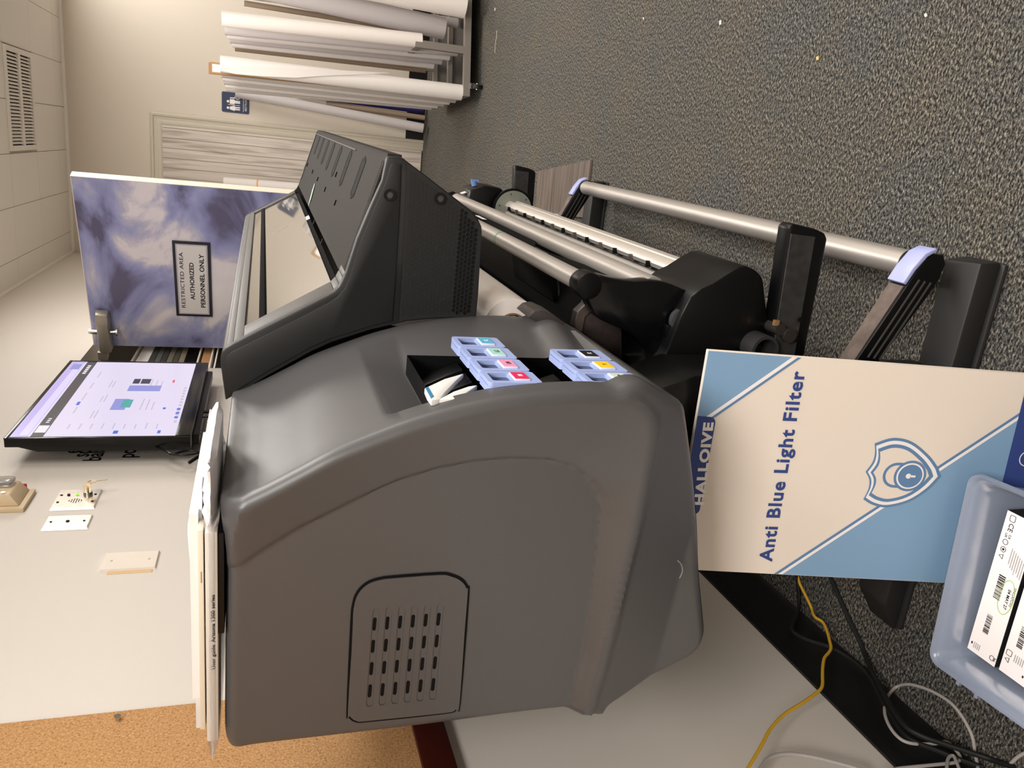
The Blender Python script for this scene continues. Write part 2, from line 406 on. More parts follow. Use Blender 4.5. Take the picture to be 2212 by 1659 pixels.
# ------------------------------------------------------------------ restroom sign
sg = thing('restroom_sign', 'dark blue restroom sign with raised white figures on the end wall', 'sign', at(508, 222, 'y', BY, 'W'), 'W')
A = at(475, 197, 'y', BY-.004, 'W'); B = at(542, 247, 'y', BY-.004, 'W')
cx, cz = (A.x+B.x)/2, (A.z+B.z)/2; w, h = .150, .203
MB().place(fill2d([rrect(w, h, .012)], .004), (cx, BY-.0005, cz), (1, 0, 0), (0, 0, 1), (0, -1, 0)).build('plate', 'signb', sg)
g = MB(); O = Vector((cx, BY-.0045, cz)); X, Z, Nn = (1, 0, 0), (0, 0, 1), (0, -1, 0)
for fx, kind in ((-.042, 'w'), (.006, 'm')):
    g.place(fill2d([circ(.0095, 16, fx, .056)], .001), O, X, Z, Nn)
    if kind == 'w': poly = [(fx-.010, .043), (fx+.010, .043), (fx+.020, .006), (fx+.012, .006), (fx+.012, -.034), (fx+.003, -.034), (fx+.002, .0), (fx-.002, 0), (fx-.003, -.034), (fx-.012, -.034), (fx-.012, .006), (fx-.020, .006)]
    else: poly = [(fx-.017, .043), (fx+.017, .043), (fx+.019, .008), (fx+.011, .008), (fx+.010, -.034), (fx+.001, -.034), (fx+.001, .002), (fx-.001, .002), (fx-.001, -.034), (fx-.010, -.034), (fx-.011, .008), (fx-.019, .008)]
    g.place(fill2d([poly], .001), O, X, Z, Nn)
g.place(fill2d([rrect(.003, .09, .001, 2, -.018, .012)], .001), O, X, Z, Nn)
g.place(fill2d([circ(.020, 24, .046, -.014), circ(.016, 24, .046, -.014)], .001), O, X, Z, Nn)
g.place(fill2d([[(.030, .030), (.036, .030), (.039, .004), (.056, .004), (.066, -.022), (.061, -.024), (.052, -.002), (.033, -.002)]], .001), O, X, Z, Nn)
g.place(fill2d([circ(.005, 12, .033, .036)], .001), O, X, Z, Nn)
g.place(fill2d([rrect(.125, .003, .001, 2, 0, -.058)], .001), O, X, Z, Nn)
g.place(text2d('RESTROOM', .023, .001, 'CENTER', sx=.92), O+Vector((0, 0, -.084)), X, Z, Nn)
g.build('pictogram', 'signw', sg)
# ------------------------------------------------------------------ sky-printed door with closer and plate
hx, hy, fx_, fy = -1.005, 3.925, -.232, 3.628
dirv = Vector((fx_-hx, fy-hy, 0)); DW = dirv.length; dirv.normalize(); nrm = Vector((dirv.y, -dirv.x, 0))  # towards camera
if nrm.y > 0: nrm = -nrm
sd = thing('sky_door', 'open door printed all over with a cloudy blue sky, by the left wall', 'door', (hx, hy, 0), 'W')
Hh = Vector((hx, hy, 0))
def dq(s, t, z): return Hh + dirv*s + nrm*t + Vector((0, 0, z))
b = MB().hexa([dq(0, 0, .01), dq(DW, 0, .01), dq(DW, -.044, .01), dq(0, -.044, .01)], [dq(0, 0, 2.025), dq(DW, 0, 2.025), dq(DW, -.044, 2.025), dq(0, -.044, 2.025)])
b.build('leaf', mat('door_edge_white', (240, 232, 214), .5), sd)
b = MB().hexa([dq(0.001, 0.0006, .012), dq(DW-.002, .0006, .012), dq(DW-.002, -.0001, .012), dq(0.001, -.0001, .012)], [dq(0.001, .0006, 2.022), dq(DW-.002, .0006, 2.022), dq(DW-.002, -.0001, 2.022), dq(.001, -.0001, 2.022)])
b.build('printed_face', 'sky', sd)
nv = nrm
pl = [onpl(x, y, Hh, nv, 'W') for x, y in ((369, 519), (452, 523), (461, 683), (384, 680))]
pc = sum(pl, Vector())/4
W2, H2 = ((pl[0]-pl[3]).length+(pl[1]-pl[2]).length)/2, ((pl[0]-pl[1]).length+(pl[2]-pl[3]).length)/2
up = Vector((0, 0, 1))
sp = MB().place(fill2d([rrect(W2, H2, .002)], .006), pc+nv*.0012, dirv, up, nv).build('restricted_area_plate', mat('plate_black', (40, 40, 48), .35), None, 'W', loc=pc)
tag(sp, 'black framed white RESTRICTED AREA plate on the sky-printed door', 'sign')
sp['_fr'] = 'W'; sp['_loc'] = tuple(pc)
MB().place(fill2d([rrect(W2-.024, H2-.024, .002)], .001), pc+nv*.0072, dirv, up, nv).build('inset', mat('plate_silver', (196, 194, 204), .3), sp)
MB().place(fill2d([rrect(W2-.036, H2-.036, .002)], .001), pc+nv*.0080, dirv, up, nv).build('panel', 'signw', sp)
s0 = H2*.165
for txt, dz, sz, bd in (('RESTRICTED AREA', .235, .9, 0.0), ('AUTHORIZED', -.035, 1.0, .018), ('PERSONNEL ONLY', -.315, 1.06, .018)):
    vf = text2d(txt, s0*sz, .0006, 'CENTER', bd, 1.06 if bd == 0 else 1.0)
    wd_ = max(p[0] for p in vf[0])-min(p[0] for p in vf[0]); tw = {'R': .74, 'A': .50, 'P': .72}[txt[0]]*W2
    k = tw/wd_; vf = ([(p[0]*k, p[1], p[2]) for p in vf[0]], vf[1])
    MB().place(vf, pc+nv*.0091+up*(dz*H2)-dirv*.004, dirv, up, nv).build('lettering', 'ink', sp)
# door closer
dc = thing('door_closer', 'silver hydraulic door closer at the top hinge side of the sky door', 'door closer', dq(.12, .0, 1.93), 'W')
P1 = onpl(222, 668, Hh, nv, 'W'); P2 = onpl(234, 748, Hh, nv, 'W')
s1 = (P1-Hh).dot(dirv); s2 = (P2-Hh).dot(dirv); zc = 1.968
b = MB().hexa([dq(s2, .003, zc-.028), dq(s1, .003, zc-.028), dq(s1, .003, zc+.028), dq(s2, .003, zc+.028)], [dq(s2, .055, zc-.024), dq(s1-.05, .06, zc-.024), dq(s1-.05, .06, zc+.024), dq(s2, .055, zc+.024)])
cst = mat('closer_silver', (168, 160, 148), .4, metal=.4)
b.build('housing', cst, dc, bevel=.006)
MB().hexa([dq(s1-.05, .012, zc-.026), dq(s1+.006, .012, zc-.026), dq(s1+.006, .012, zc+.026), dq(s1-.05, .012, zc+.026)], [dq(s1-.05, .064, zc-.026), dq(s1, .05, zc-.024), dq(s1, .05, zc+.024), dq(s1-.05, .064, zc+.026)]).build('end_cap', cst, dc, bevel=.004)
sm = (s1+s2)/2
MB().cyl(dq(sm, .03, zc-.050), dq(sm, .03, zc-.026), .011).cyl(dq(sm, .03, zc-.056), dq(sm, .03, zc-.05), .02).build('lower_spindle', 'chrome', dc)
MB().cyl(dq(sm, .03, zc+.026), dq(sm, .03, zc+.062), .012).build('upper_spindle', 'chrome', dc)
b = MB().obox(dq(.02, .02, 1.99), dirv*.075, nv*.012, Vector((0, 0, .004)))
b.obox(dq(-.035, .02, 1.985), dirv*.022, nv*.02, Vector((0, 0, .02)))
b.build('arm', cst, dc, bevel=.002)
# ------------------------------------------------------------------ things on the closet shelves behind the gap
sh = thing('closet_shelves', 'narrow white shelf unit seen through the gap beside the sky door', 'shelves', (WX-.45, 4.6, 0), 'W')
SX = WX-.26
def zc_(x): return at(x, 785, 'x', SX, 'W').z
for y in (4.02, 5.30): MB().box((SX-.42, y, 0), (SX, y+.02, zc_(268)+.3)).build('side_panel', mat('shelf_white', (220, 214, 208), .5), sh)
for x in (280, 424, 452, 463): MB().box((SX-.42, 4.04, zc_(x)-.008), (SX+.004, 5.30, zc_(x))).build('shelf', mat('shelf_white', (220, 214, 208), .5), sh)
def sbox(nm, x0, x1, m, label, cat, bv=.002, grp=None, y0=4.1, y1=5.2):
    o = MB().box((SX-.36, y0, zc_(x1)), (SX-.01, y1, zc_(x0))).build(nm, m, None, 'W', bevel=bv); return tag(o, label, cat, grp)
bkc = [(58, 58, 56), (84, 84, 80), (52, 54, 54), (104, 98, 86), (70, 66, 56), (120, 112, 98)]
for k, c in enumerate(bkc):
    sbox('document_file', 316+13.3*k, 316+13.3*(k+1)-1.2, mat('binder%d' % k, c, .6), 'thin dark file lying in the stack on the closet shelf', 'file', .001, 'files stacked behind the sky door')
sbox('storage_box', 397, 423, 'blk', 'black storage box under the stack of files in the closet', 'box')
sbox('cardboard_box', 432, 451.5, 'card', 'flat brown cardboard box on the closet shelf', 'box')
sbox('document_tray', 467, 484, 'blk', 'low black tray on the lowest visible closet shelf', 'tray')
sbox('paper_pack', 288, 315, 'white', 'white paper pack on top of the files in the closet', 'paper')
# ------------------------------------------------------------------ the wall screen
TX = -.93
ty0, ty1, tz0, tz1 = 2.497, 3.375, 1.497, 2.008
tv = thing('wall_screen', 'large flat screen showing a web page, mounted on the left wall', 'screen', (WX, (ty0+ty1)/2, tz0), 'W')
b = MB().box((TX-.028, ty0, tz0), (TX-.002, ty1, tz1))
b.hexa([(TX-.028, ty0+.004, tz0+.0), (TX-.028, ty1-.004, tz0+.0), (TX-.028, ty1-.004, tz1-.03), (TX-.028, ty0+.004, tz1-.03)],
       [(TX-.050, ty0+.020, tz0+.0), (TX-.050, ty1-.02, tz0+.0), (TX-.050, ty1-.02, tz1-.08), (TX-.050, ty0+.020, tz1-.08)])
b.build('back_shell', 'blk', tv, bevel=.003)
b = MB().box((TX-.004, ty0, tz1-.011), (TX+.002, ty1, tz1)); b.box((TX-.004, ty0, tz0), (TX+.002, ty0+.011, tz1-.011)); b.box((TX-.004, ty1-.011, tz0), (TX+.002, ty1, tz1-.011))
b.box((TX-.004, ty0+.011, tz0), (TX+.004, ty1-.011, tz0+.045))
b.build('bezel', 'blkg', tv, bevel=.001)
def em(name, c, s=1.0):
    return mat(name, (10, 10, 10), .25, emit=c, estr=s)
sc = MB().box((TX-.003, ty0+.011, tz0+.045), (TX-.0005, ty1-.011, tz1-.011)).build('display', em('page_white', (228, 218, 240)), tv)
L_, R_, B_, T_ = ty0+.013, ty1-.013, tz0+.047, tz1-.013
LW, LH = R_-L_, T_-B_
def scr(nm, c, rects, k=.0004):
    for u0, v0, u1, v1 in rects:
        MB().box((TX-.0005, L_+u0*LW, T_-v1*LH), (TX-.0005+k, L_+u1*LW, T_-v0*LH)).build(nm, em('px_%s' % nm, c), sc)
scr('browser_header', (196, 180, 236), [(0, 0, 1, .10)])
scr('address_bar', (222, 212, 246), [(.02, .045, .97, .095)], .0006)
scr('nav_bar', (78, 74, 80), [(0, .115, 1, .19)], .0006)
scr('nav_tab', (236, 232, 240), [(.045, .12, .12, .185)] + [(.15+.02*k, .145, .16+.02*k, .165) for k in range(3)] + [(.80+.03*k, .14, .82+.03*k, .165) for k in range(5)], .0009)
rr = random.Random(3)
scr('text_line', (196, 188, 208), [(.08, .30+.07*k, .13+.02*rr.random(), .308+.07*k) for k in range(9)] + [(.26+.16*j, .27, .33+.16*j+.03*rr.random(), .279) for j in range(4)] + [(.2+.2*j, .40+.025*k, .27+.2*j+.04*rr.random(), .408+.025*k) for j in range(3) for k in range(2)] + [(.30+.28*j, .70+.04*k, .40+.28*j+.06*rr.random(), .708+.04*k) for j in range(2) for k in range(3)] + [(.15+.04*k, .965, .17+.04*k, .985) for k in range(12)], .0006)
scr('picture', (150, 152, 214), [(.30, .50, .44, .60), (.55, .55, .63, .79), (.87, .02, .96, .09)], .0007)
scr('teal_picture', (88, 170, 168), [(.33, .56, .43, .63)], .001)
scr('dark_picture', (70, 66, 78), [(.66, .56, .73, .61), (.66, .62, .73, .69)], .0007)
scr('blue_link', (70, 110, 214), [(.03, .60, .06, .63), (.03, .88, .06, .90), (.36, .255, .40, .275), (.31, .86, .33, .88), (.20, .96, .22, .985), (.25, .96, .27, .985), (.30, .96, .32, .985)], .0008)
scr('red_link', (222, 90, 110), [(.68, .86, .72, .875)], .0008)
MB().box((WX, 2.80, 1.62), (TX-.05, 3.05, 1.86)).build('wall_bracket', 'blk', tv)
b = MB().box((TX-.055, ty0+.08, tz0-.02), (TX-.02, ty1-.05, tz0+.012)); b.build('cable_tray', 'blk', tv, bevel=.004)
# cables under the screen
def wfp(x, y, X): return at(x, y, 'x', X, 'W')
o = MB().cyl(wfp(425, 889.5, -.955), wfp(470, 889.5, -.955), .0055).build('antenna_stub', 'blk', None, 'W'); tag(o, 'short thick black cable stub hanging straight below the screen', 'cable')
o = MB().sweep([wfp(420, 905, -.955), wfp(442, 901, -.955), wfp(462, 900, -.95), wfp(482, 899, -.95)], .003).build('power_cable', 'blk', None, 'W'); tag(o, 'thin black cable hanging below the screen to the printer top', 'cable')
o = MB().sweep([wfp(x, y, -.96) for x, y in ((414, 932), (430, 930), (450, 928.5), (462, 931), (465, 935), (460, 940), (448, 939), (430, 936), (415, 934))], .0016).build('looped_cable', mat('dark_grey_cord', (62, 60, 56), .5), None, 'W'); tag(o, 'thin grey cable loop hanging below the screen', 'cable')
o = MB().sweep([wfp(x, y, -.965) for x, y in ((330, 962), (360, 975), (372, 981), (392, 976), (410, 973), (432, 975))], .004)
o.sweep([wfp(x, y, -.965) for x, y in ((372, 981), (395, 983), (418, 981), (434, 977))], .003); o = o.build('hdmi_cable', 'blk', None, 'W'); tag(o, 'black cable sagging from the screen corner to the small adapter box', 'cable')
A1, A2, A3, A4 = wfp(432, 965, -.96), wfp(463, 950, -.96), wfp(474, 957, -.93), wfp(447, 975, -.93)
dn_ = Vector((0, 0, -.022))
o = MB().hexa([A1+dn_, A2+dn_, A3+dn_, A4+dn_], [A1, A2, A3, A4]).build('adapter_box', mat('adapter_dark', (58, 56, 66), .4), None, 'W', bevel=.003); tag(o, 'small dark adapter box hanging on cables under the screen', 'adapter')
MB().cyl((A2+A3+A1+A4)/4+Vector((0, 0, .0002)), (A2+A3+A1+A4)/4+Vector((0, 0, .0014)), .007).build('button', mat('button_grey', (128, 124, 144), .3), o)
o = MB().cyl(wfp(408, 1000, -.99), wfp(444, 976, -.97), .0055).build('cable_plug', 'blk', None, 'W'); tag(o, 'slanting black plug stub beside the adapter box', 'plug')
# lettering stuck on the wall, running on behind the screen
for txt, x, y, X in (('er', 170, 979, 0), ('soc', 190, 987, 0), ('balan', 216, 996, 0), ('pol', 288, 989, 0)):
    p = wfp(x, y, WX); o = MB().place(text2d(txt, .072, .0006, bold=.012), (WX+.0001, p.y, p.z), (0, 1, 0), (0, 0, 1), (1, 0, 0)).build('wall_lettering', 'ink', None, 'W')
    tag(o, {'er': 'black vinyl letters "er" on the wall, topmost beside the screen', 'soc': 'black vinyl letters "soc" on the wall beside the screen', 'balan': 'black vinyl letters "balan" on the wall beside the screen', 'pol': 'black vinyl letters "pol", lowest beside the screen'}[txt], 'lettering')
p = wfp(240, 967, WX)
o = MB().place(fill2d([[(0, 0), (.02, .02), (.05, .012), (.07, .035), (.12, .03), (.12, -.02), (.06, -.012), (.04, -.03), (.02, -.012)]], .0006), (WX+.0001, p.y, p.z), (0, 1, 0), (0, 0, 1), (1, 0, 0)).build('wall_emblem', 'ink', None, 'W'); tag(o, 'small black vinyl emblem on the wall between the letters', 'decal')
# ------------------------------------------------------------------ wall plates
def plate(name, label, cat, pxs, m, t=.006, bv=.003):
    P = [wfp(x, y, WX) for x, y in pxs]
    y0, y1 = min(p.y for p in P), max(p.y for p in P); z0, z1 = min(p.z for p in P), max(p.z for p in P)
    r = thing(name, label, cat, (WX, (y0+y1)/2, z0), 'W')
    MB().hexa([(WX, y0, z0), (WX, y1, z0), (WX, y1, z1), (WX, y0, z1)], [(WX+t, y0+bv, z0+bv), (WX+t, y1-bv, z0+bv), (WX+t, y1-bv, z1-bv), (WX+t, y0+bv, z1-bv)]).build('plate', m, r)
    return r, y0, y1, z0, z1
def screw(b, y, z, x, r=.0035): b.cyl((x-.001, y, z), (x+.0012, y, z), r, n=12)
r, y0, y1, z0, z1 = plate('key_switch_plate', 'stainless steel key switch plate with a green light and hanging keys', 'switch plate', [(110, 1103), (130, 1062), (205, 1098), (222, 1060)], 'steelp')
X1 = WX+.006; cy = (y0+y1)/2
for y in (cy-.023, cy+.023):
    for z in (z0+.012, z1-.012): b = MB(); screw(b, y, z, X1); b.build('screw', 'ink', r)
b = MB()
for i in range(6):
    for j in range(6):
        if abs(i-2.5)+abs(j-2.5) < 3.6: b.cyl((X1, cy-.028+i*.005, (z0+z1)/2+.01-j*.006+.006), (X1+.0006, cy-.028+i*.005, (z0+z1)/2+.01-j*.006+.006), .0013, n=8)
b.build('speaker_hole', 'ink', r)
MB().cyl((X1, cy+.022, z1-.03), (X1+.003, cy+.022, z1-.03), .004, n=12).build('dark_lamp', 'ink', r)
MB().cyl((X1, cy+.022, z1-.052), (X1+.003, cy+.022, z1-.052), .004, n=12).build('green_lamp', em('green_led', (150, 220, 60), 1.2), r)
MB().cyl((X1, cy+.028, z0+.032), (X1+.008, cy+.028, z0+.032), .012, n=20).build('lock_barrel', 'chrome', r)
ky = thing('key_pair', 'two small brass-coloured keys hanging in the wall key switch', 'keys', (X1+.01, cy+.03, z0+.03), 'W')
kp = Vector((X1+.008, cy+.028, z0+.032))
brass = mat('key_metal', (206, 190, 160), .3, metal=.8)
MB().cyl(kp, kp+Vector((.012, 0, 0)), .003).place(fill2d([rrect(.026, .020, .008), circ(.003, 10, .004, 0)], .002), kp+Vector((.012, .0, 0)), (1, 0, 0), (0, 0, 1), (0, 1, 0)).build('inserted_key', brass, ky)
b = MB(); k2 = kp+Vector((.026, .006, -.012))
b.place(fill2d([rrect(.022, .018, .008), circ(.003, 10, -.005, 0)], .002), k2, (0, .3, -.95), (0, .95, .3), (1, 0, 0)); b.place(fill2d([rrect(.028, .006, .001, 2, .024, 0)], .002), k2, (0, .3, -.95), (0, .95, .3), (1, 0, 0))
b.build('hanging_key', brass, ky); MB().sweep([kp+Vector((.022, 0, .003)), kp+Vector((.03, .004, -.004)), kp+Vector((.028, .006, -.010))], .0008).build('ring', 'chrome', ky)
r, y0, y1, z0, z1 = plate('steel_blank_plate', 'narrow stainless steel plate with three holes beside the key switch', 'wall plate', [(88, 1147), (105, 1120), (190, 1140), (202, 1115)], 'steelp')
cy = (y0+y1)/2
for z in (z0+.015, z1-.015): b = MB(); screw(b, cy, z, X1, .003); b.build('screw', 'ink', r)
MB().cyl((X1, cy, (z0+z1)/2), (X1+.002, cy, (z0+z1)/2), .0045, n=14).build('centre_hole', 'ink', r)
r, y0, y1, z0, z1 = plate('white_blank_plate', 'glossy white blank wall plate with a tan paint patch at its edge', 'wall plate', [(215, 1237), (228, 1198), (335, 1230), (346, 1194)], mat('gloss_white', (232, 222, 210), .12, spec=.6))
cy = (y0+y1)/2
for z in (z0+.02, z1-.02): b = MB(); screw(b, cy, z, X1, .0028); b.build('screw', 'trim', r)
MB().box((WX, y0-.012, z0+.008), (WX+.0012, y0, z1-.018)).build('paint_patch', 'tan', r)
# fire strobe
fa = thing('fire_alarm_strobe', 'beige wall alarm with clear strobe lens marked SMOKE', 'alarm', (WX, 2.24, 1.88), 'W')
q0, q1 = wfp(52, 1107, WX), wfp(77, 1064, WX)
y0, y1, z0 = q0.y, q1.y, (q0.z+q1.z)/2; z1 = z0+.165
MB().box((WX, y0, z0), (WX+.012, y1, z1)).build('back_plate', 'beige', fa, bevel=.002)
ym = (y0+y1)/2
MB().hexa([(WX+.012, y0+.014, z0+.012), (WX+.012, y1-.006, z0+.012), (WX+.012, y1-.006, z1-.01), (WX+.012, y0+.014, z1-.01)], [(WX+.044, y0+.02, z0+.035), (WX+.044, y1-.012, z0+.035), (WX+.044, y1-.012, z1-.03), (WX+.044, y0+.02, z1-.03)]).build('body', 'beige', fa, bevel=.004)
MB().box((WX+.044, y0+.06, z0+.04), (WX+.062, y1-.016, z1-.035)).build('strobe_lens', mat('clear_lens', (222, 218, 214), .08, trans=.6, alpha=.8), fa, bevel=.012, segs=4)
MB().box((WX+.013, y1-.0065, z0+.02), (WX+.03, y1-.0045, z0+.05)).build('red_mark', mat('red_mark', (206, 60, 60), .5), fa)
# the word runs down the near side of the body, read with the device turned
MB().place(text2d('SMOKE', .034, .0006, 'RIGHT', .03, sx=.56), (WX+.0448, y0+.030, z0+.078), (0, 0, -1), (0, 1, 0), (1, 0, 0)).build('lettering', 'ink', fa)
MB().box((WX+.0442, y0+.021, z0+.08), (WX+.0452, y0+.025, z0+.15)).build('black_slot', 'ink', fa)
MB().cyl((WX+.044, y0+.03, z0+.052), (WX+.047, y0+.03, z0+.052), .005, n=14).build('screw', 'chrome', fa)
# ------------------------------------------------------------------ cork board
cz0, cz1 = 1.02, 1.95
cb = thing('cork_board', 'orange-brown cork board with a mahogany bottom rail on the left wall', 'notice board', (WX, .3, cz0-.06), 'W')
MB().box((WX, -1.0, cz0), (WX+.011, 1.315, cz1)).build('cork_sheet', 'cork', cb)
MB().box((WX, -1.0, cz0-.058), (WX+.02, 1.315, cz0)).build('bottom_rail', 'brown', cb, bevel=.002)
pp = wfp(254, 1555, WX+.011)
MB().cyl(pp, pp+Vector((.006, 0, 0)), .0045, .003, 12).cyl(pp+Vector((.006, 0, 0)), pp+Vector((.009, 0, 0)), .0055, n=12).build('push_pin', 'chrome', cb)
# ================================================================== THE PRINTER (printer frame)
D, YC, YE = .84, 1.24, 3.0
pr = thing('wide_format_printer', 'large dark grey wide-format printer with ink cartridges at its near end', 'printer', (-.45, 1.2, 0))
O_px = [(560, 1606), (520, 1613), (500, 1611), (490, 1598), (486, 1570), (486, 1480), (487, 1360), (487, 1240), (481, 1185), (474, 1130), (473, 1102), (480, 1090), (500, 1084), (522, 1076), (548, 1064), (583, 1047), (650, 1012), (720, 975), (812, 938), (900, 906), (1000, 878), (1100, 858), (1200, 848), (1280, 845), (1331, 846), (1360, 834), (1385, 829), (1410, 835), (1447, 855), (1472, 868), (1483, 882), (1487, 900), (1500, 1080), (1508, 1233), (1518, 1340), (1518, 1370), (1507, 1395), (1480, 1418), (1400, 1458), (1330, 1488), (1300, 1500), (1285, 1518), (1262, 1525), (1235, 1525), (1100, 1540), (950, 1560), (750, 1584)]
def o_y(q):
    x, y = q   # how far the rounded edge lies behind the face there
    if y < 1245 and x < 1420: return D+.004
    if x > 1420 and y < 950: return D+.020
    if x > 1284: return D+.045
    return D+.030
PP = []
for q in O_px:
    p = at(*q, 'y', o_y(q)); PP.append(Vector((p.x, 0, p.z)))
out = np.array([(p.x, p.z) for p in smooth(PP, 4, True)])
cen = np.array(XZ([(985, 1225)], D)[0])
def sdist(P, poly, closed=True):
    """unsigned distance of points P to polyline"""
    a = poly; bb = np.roll(poly, -1, 0)
    if not closed: a, bb = poly[:-1], poly[1:]
    best = np.full(len(P), 1e9)
    for p, q in zip(a, bb):
        e = q-p; t = np.clip(((P-p)@e)/max(e@e, 1e-12), 0, 1)
        best = np.minimum(best, np.hypot(*(P-p-t[:, None]*e).T))
    return best
def inside(P, poly):
    r = np.zeros(len(P), bool); n = len(poly)
    for i in range(n):
        x0, z0 = poly[i]; x1, z1 = poly[(i+1) % n]
        c = ((z0 > P[:, 1]) != (z1 > P[:, 1])) & (P[:, 0] < (x1-x0)*(P[:, 1]-z0)/((z1-z0) if abs(z1-z0) > 1e-12 else 1e-12)+x0)
        r ^= c
    return r
# resample the outline by angle about the centre
NA = 460
ang = np.unwrap(np.arctan2(out[:, 1]-cen[1], out[:, 0]-cen[0]))
cum = np.r_[0, np.cumsum(np.hypot(*np.diff(np.vstack([out, out[:1]]), axis=0).T))]
tt = np.linspace(0, cum[-1], NA, endpoint=False)
oc = np.vstack([out, out[:1]])
RO = np.c_[np.interp(tt, cum, oc[:, 0]), np.interp(tt, cum, oc[:, 1])]
I_px = [(521, 1232), (560, 1205), (600, 1180), (650, 1150), (720, 1115), (800, 1075), (860, 1048), (950, 1020), (1040, 1003), (1120, 997), (1200, 1000), (1255, 1015), (1295, 1045), (1318, 1085), (1320, 1130), (1308, 1230), (1292, 1350), (1278, 1430), (1262, 1480), (1240, 1560), (1200, 1700), (400, 1750), (400, 1240), (487, 1245)]
Ip = np.array(XZ(I_px, D))
C_px = [(1331, 851), (1365, 858), (1389, 871), (1411, 893), (1421, 926), (1418, 965), (1404, 1038), (1382, 1146), (1360, 1233), (1335, 1340), (1310, 1440), (1292, 1500), (1280, 1545)]
Cp = np.array([(p.x, p.z) for p in smooth([Vector((a, 0, c)) for a, c in XZ(C_px, D)], 4)])
Wp = np.array(list(map(tuple, Cp)) + XZ([(1300, 1600), (1600, 1600), (1600, 760), (1331, 800)], D))
ridge = np.array([tuple(q) for q in XZ([(523, 1092), (545, 1076), (583, 1055), (650, 1016), (720, 979), (812, 942), (900, 910), (1000, 882), (1100, 862), (1200, 852), (1280, 849), (1331, 851)], D)])
CR0, CR1 = XZ([(523, 1085), (487, 1245)], D)
def face_y(P):
    d = sdist(P, RO); r = .015
    y = np.full(len(P), D)
    dd = np.clip(d, 0, r); y = y + (r-np.sqrt(np.maximum(r*r-(r-dd)**2, 0)))
    inI = inside(P, Ip); inW = inside(P, Wp)
    dR = np.minimum(sdist(P, ridge, False), sdist(P, Cp, False)); dI = sdist(P, Ip)
    t = np.where(inI, 1.0, np.clip((dR-.012)/np.maximum(dR-.012+dI, 1e-6), 0, 1)*.8)
    t = np.where(inI, .8+.2*np.clip(dI/.005, 0, 1), t)
    em_ = .021*t
    dC = sdist(P, Cp, False)
    wed = .004*np.clip(dC/.006, 0, 1)+.030*np.clip((dC-.004)/.10, 0, 1)
    em_ = np.where(inW, wed, em_*np.clip(dC/.006, 0, 1))
    # sloped facet at the top front corner
    ch = np.clip(P[:, 1]-(CR0[1]+(P[:, 0]-CR0[0])*(CR1[1]-CR0[1])/(CR1[0]-CR0[0])), 0, .03)*.8
    return y+em_+ch
scal = [1.0, .997, .993, .988, .982, .975, .968, .96]+[.95-.0125*k for k in range(0, 73)]
verts = []; faces = []
def secoff(P, g):
    """front surface pushed inward between the bay's top and bottom edges"""
    Q = P.copy()
    for i, (x, z) in enumerate(P):
        if x > -.42 and .79 < z < 1.147:
            if z > 1.088: k = (1.147-z)/(1.147-1.088)
            elif z > .80: k = 1.0
            else: k = (z-.79)/.01
            depth = .034 if z > .90 else .034-.012*(.90-z)/.1
            Q[i, 0] = x-g*depth*k
    return Q
secs = [(YC, 0), (1.205, 0), (1.185, .25), (1.095, 1), (.897, 1), (.884, 0)]
for y, g in secs:
    Q = secoff(RO, g); verts += [(q[0], y, q[1]) for q in Q]
for k, s in enumerate(scal):
    P = cen+(RO-cen)*s; y = face_y(P); verts += [(p[0], yy, p[1]) for p, yy in zip(P, y)]
verts.append((cen[0], float(face_y(cen[None, :])[0]), cen[1]))
nr = len(secs)+len(scal)
for r in range(nr-1):
    for i in range(NA):
        j = (i+1) % NA
        if r == 3:
            x, z = RO[i]; 
            if x > -.42 and (.957 < z < 1.087 or .806 < z < .948): continue
        faces.append((r*NA+i, r*NA+j, (r+1)*NA+j, (r+1)*NA+i))
for i in range(NA): faces.append(((nr-1)*NA+i, (nr-1)*NA+(i+1) % NA, len(verts)-1))
faces.append(tuple(range(NA)))
body = MB().add(verts, faces).build('ink_housing', 'grey', pr, smooth_deg=28)
# the two cartridge bays: open black boxes behind the openings
b = MB()
for z0, z1 in ((.957, 1.087), (.806, .948)):
    x0, x1, ya, yb = -.44, -.314, .897, 1.095
    b.add([(x0, ya, z0), (x0, yb, z0), (x0, yb, z1), (x0, ya, z1), (x1, ya, z0), (x1, yb, z0), (x1, yb, z1), (x1, ya, z1)],
          [(0, 1, 2, 3), (0, 1, 5, 4), (3, 2, 6, 7), (0, 3, 7, 4), (1, 2, 6, 5)])
b.build('cartridge_bay', 'void', pr)
# vent panel on the end face
FY = D+.021
def fpt(x, y, Y=FY): return at(x, y, 'y', Y)
PB = [fpt(*q) for q in ((752, 1553), (765, 1262), (1012, 1240), (996, 1538))]
pcx = sum(p.x for p in PB)/4; pcz = sum(p.z for p in PB)/4
def ploop(pxs, Y=FY): return [(fpt(*q, Y).x-pcx, fpt(*q, Y).z-pcz) for q in pxs]
out_px = [(748, 1535), (752, 1548), (768, 1559), (800, 1558), (960, 1541), (985, 1533), (995, 1515), (1013, 1290), (1011, 1265), (998, 1248), (975, 1238), (950, 1235), (850, 1242), (815, 1247), (790, 1257), (770, 1277), (760, 1305), (756, 1350)]
L0 = [(p.x, p.z) for p in smooth([Vector((a, 0, c)) for a, c in ploop(out_px)], 3, True)]
def shrink(lp, d):
    c = (sum(p[0] for p in lp)/len(lp), sum(p[1] for p in lp)/len(lp)); r = []
    for p in lp:
        v = Vector((p[0]-c[0], p[1]-c[1])); l = v.length; v *= (l-d)/l; r.append((c[0]+v.x, c[1]+v.y))
    return r
org = (pcx, FY-.0006, pcz)
